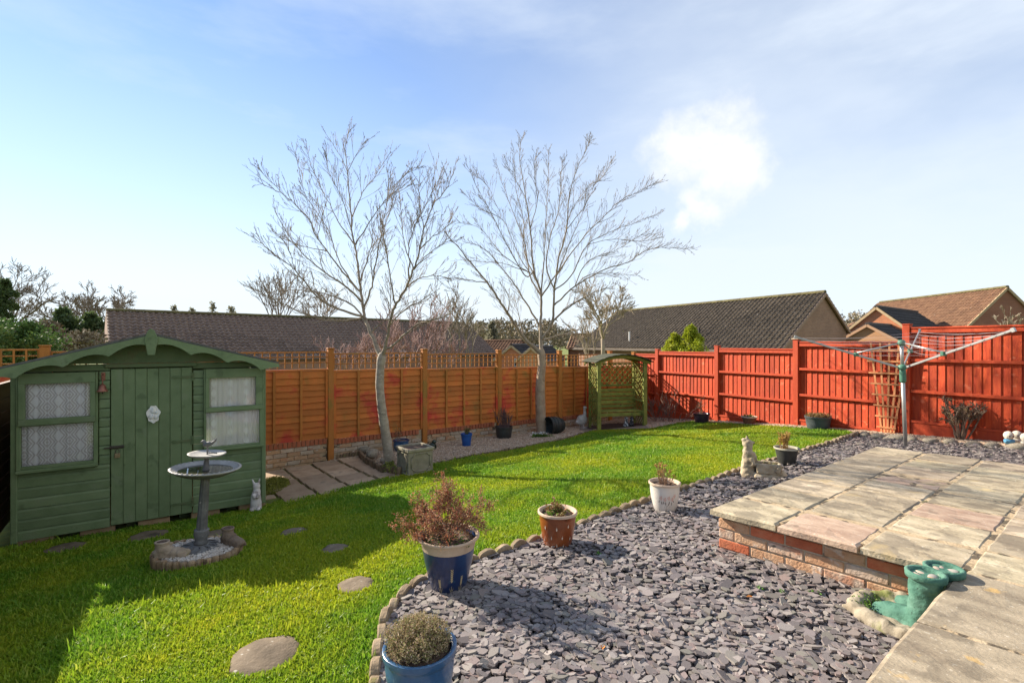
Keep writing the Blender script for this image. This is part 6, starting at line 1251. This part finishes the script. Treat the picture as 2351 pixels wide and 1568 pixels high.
b = G(1240, 1006); sn = thing('snowdrops', 'clump of white snowdrops at the foot of the smooth barked tree', 'flowers', b); leaves('leaves', [Vector((rs.gauss(0,.10), rs.gauss(0,.05), .03)) for _ in range(60)], M_leafg, sn, 420, .08, 3, .01, (1,.16), droop=1.6); leaves('flowers', [Vector((rs.gauss(0,.10), rs.gauss(0,.05), .10+rs.random()*.03)) for _ in range(46)], M_wflower, sn, 110, .03, 4, .004)
b = G(905, 1088); fe = thing('fern', 'yellow green fern between the log edging and the stone planter', 'fern', b); mb = MB()
tp = []
for k in range(11):
    a = r.uniform(1.8, 5.2); pts_ = [Vector((math.cos(a)*u*.22, math.sin(a)*u*.22, .02+.14*math.sin(u*2.6))) for u in [i/6 for i in range(7)]]; mb.tube(pts_, .003, 3, cap=False); tp += [p.lerp(q, t_) for p, q in zip(pts_[:-1], pts_[1:]) for t_ in (.2,.6,.9)]
mb.build('stems', M_leafg, fe); leaves('fronds', tp, mat('fern_leaf', [(.20,.24,.04),(.34,.32,.07),(.12,.18,.03)], attr='rnd', rough=.6, bump=0, rnd=0, transl=.3), fe, 520, .035, 6, .006, (1,.35))
mp_ = sample_poly([G(610,1103), G(640,1099), G(660,1105), G(664,1117), G(650,1128), G(630,1138), G(612,1142)], 700); mz_ = terr(mp_[:, 0], mp_[:, 1])
ms = leaves('moss_patch', [Vector((x, y, z+.03)) for (x, y), z in zip(mp_, mz_)], mat('moss', [(.10,.11,.015),(.19,.19,.025),(.28,.27,.04)], attr='rnd', rough=.9, bump=0, rnd=0), None, 9000, .022, 3, .012); tag(ms, 'yellow green moss on the paving by the shed corner', 'moss', kind='stuff')
WD = [(2235,1205*0+1292),(1745,1366),(1795,1372),(1862,1375),(1376,1283)]
for k, (x, y) in enumerate([(1745,1368),(1800,1374),(1868,1378),(1375,1284),(2045,1405)]):
    b = G(x, y); w = thing('weed', ['green weed in the slate a little way out from the brick wall','green weed in the slate between its two neighbours below the brick wall','green weed in the slate closest to the boot planter','small weed in the slate past the brown glazed pot','tiny weed touching the stone dish of the boot planter'][k], 'weed', (b.x, b.y, b.z+.03), 0, 'weeds in the slate'); mb = MB()
    mb.tube([(0,0,-.02),(0,0,.01)], .002, 4); mb.build('stem', M_leafg, w); leaves('leaves', [Vector((rs.gauss(0,.008), rs.gauss(0,.008), .01)) for _ in range(12)], mat('weed_leaf', [(.09,.22,.03),(.16,.32,.05)], attr='rnd', rough=.6, bump=0, rnd=0, transl=.3), w, 34, .018, k, .004, (1,.6))
for k, (x, y, m_, lab) in enumerate(((1713,1388,'o','curled orange leaf on the slate below the brick wall'),(1383,1513,'o','bright orange leaf on the slate chippings'),(1960,1412,'b','brown dead leaf on the slate near the boot planter'),(1640,1265,'b','flat tan leaf on the slate'))):
    b = G(x, y); mb = MB(); mb.add([(0,0,0),(.02,.012,.008),(.045,.0,.004),(.02,-.012,.008)], [(0,1,2),(0,2,3)]); mb.add([(0,0,-.0012),(.02,.012,.0068),(.045,.0,.0028),(.02,-.012,.0068)], [(0,2,1),(0,3,2)])
    o = mb.build('fallen_leaf', mat('orange_leaf' if m_ == 'o' else 'brown_leaf', [(.50,.17,.03),(.56,.24,.06)] if m_ == 'o' else [(.22,.09,.04),(.34,.18,.09)], 30, .7, 0)); o.location = (b.x, b.y, b.z+.05); o.rotation_euler = (.1, .1, k*1.3); tag(o, lab, 'leaf')
# bare soil under the arbour
tag(sheet('arbour_soil', [A0+Vector((-.1,-.05,0)), A0+Vector((1.3,.32,0)), A0+Vector((1.2,1.4,0)), A0+Vector((-.4,1.0,0))], M_soil, .022), 'bare brown soil under the arbour seat', 'soil', kind='structure')
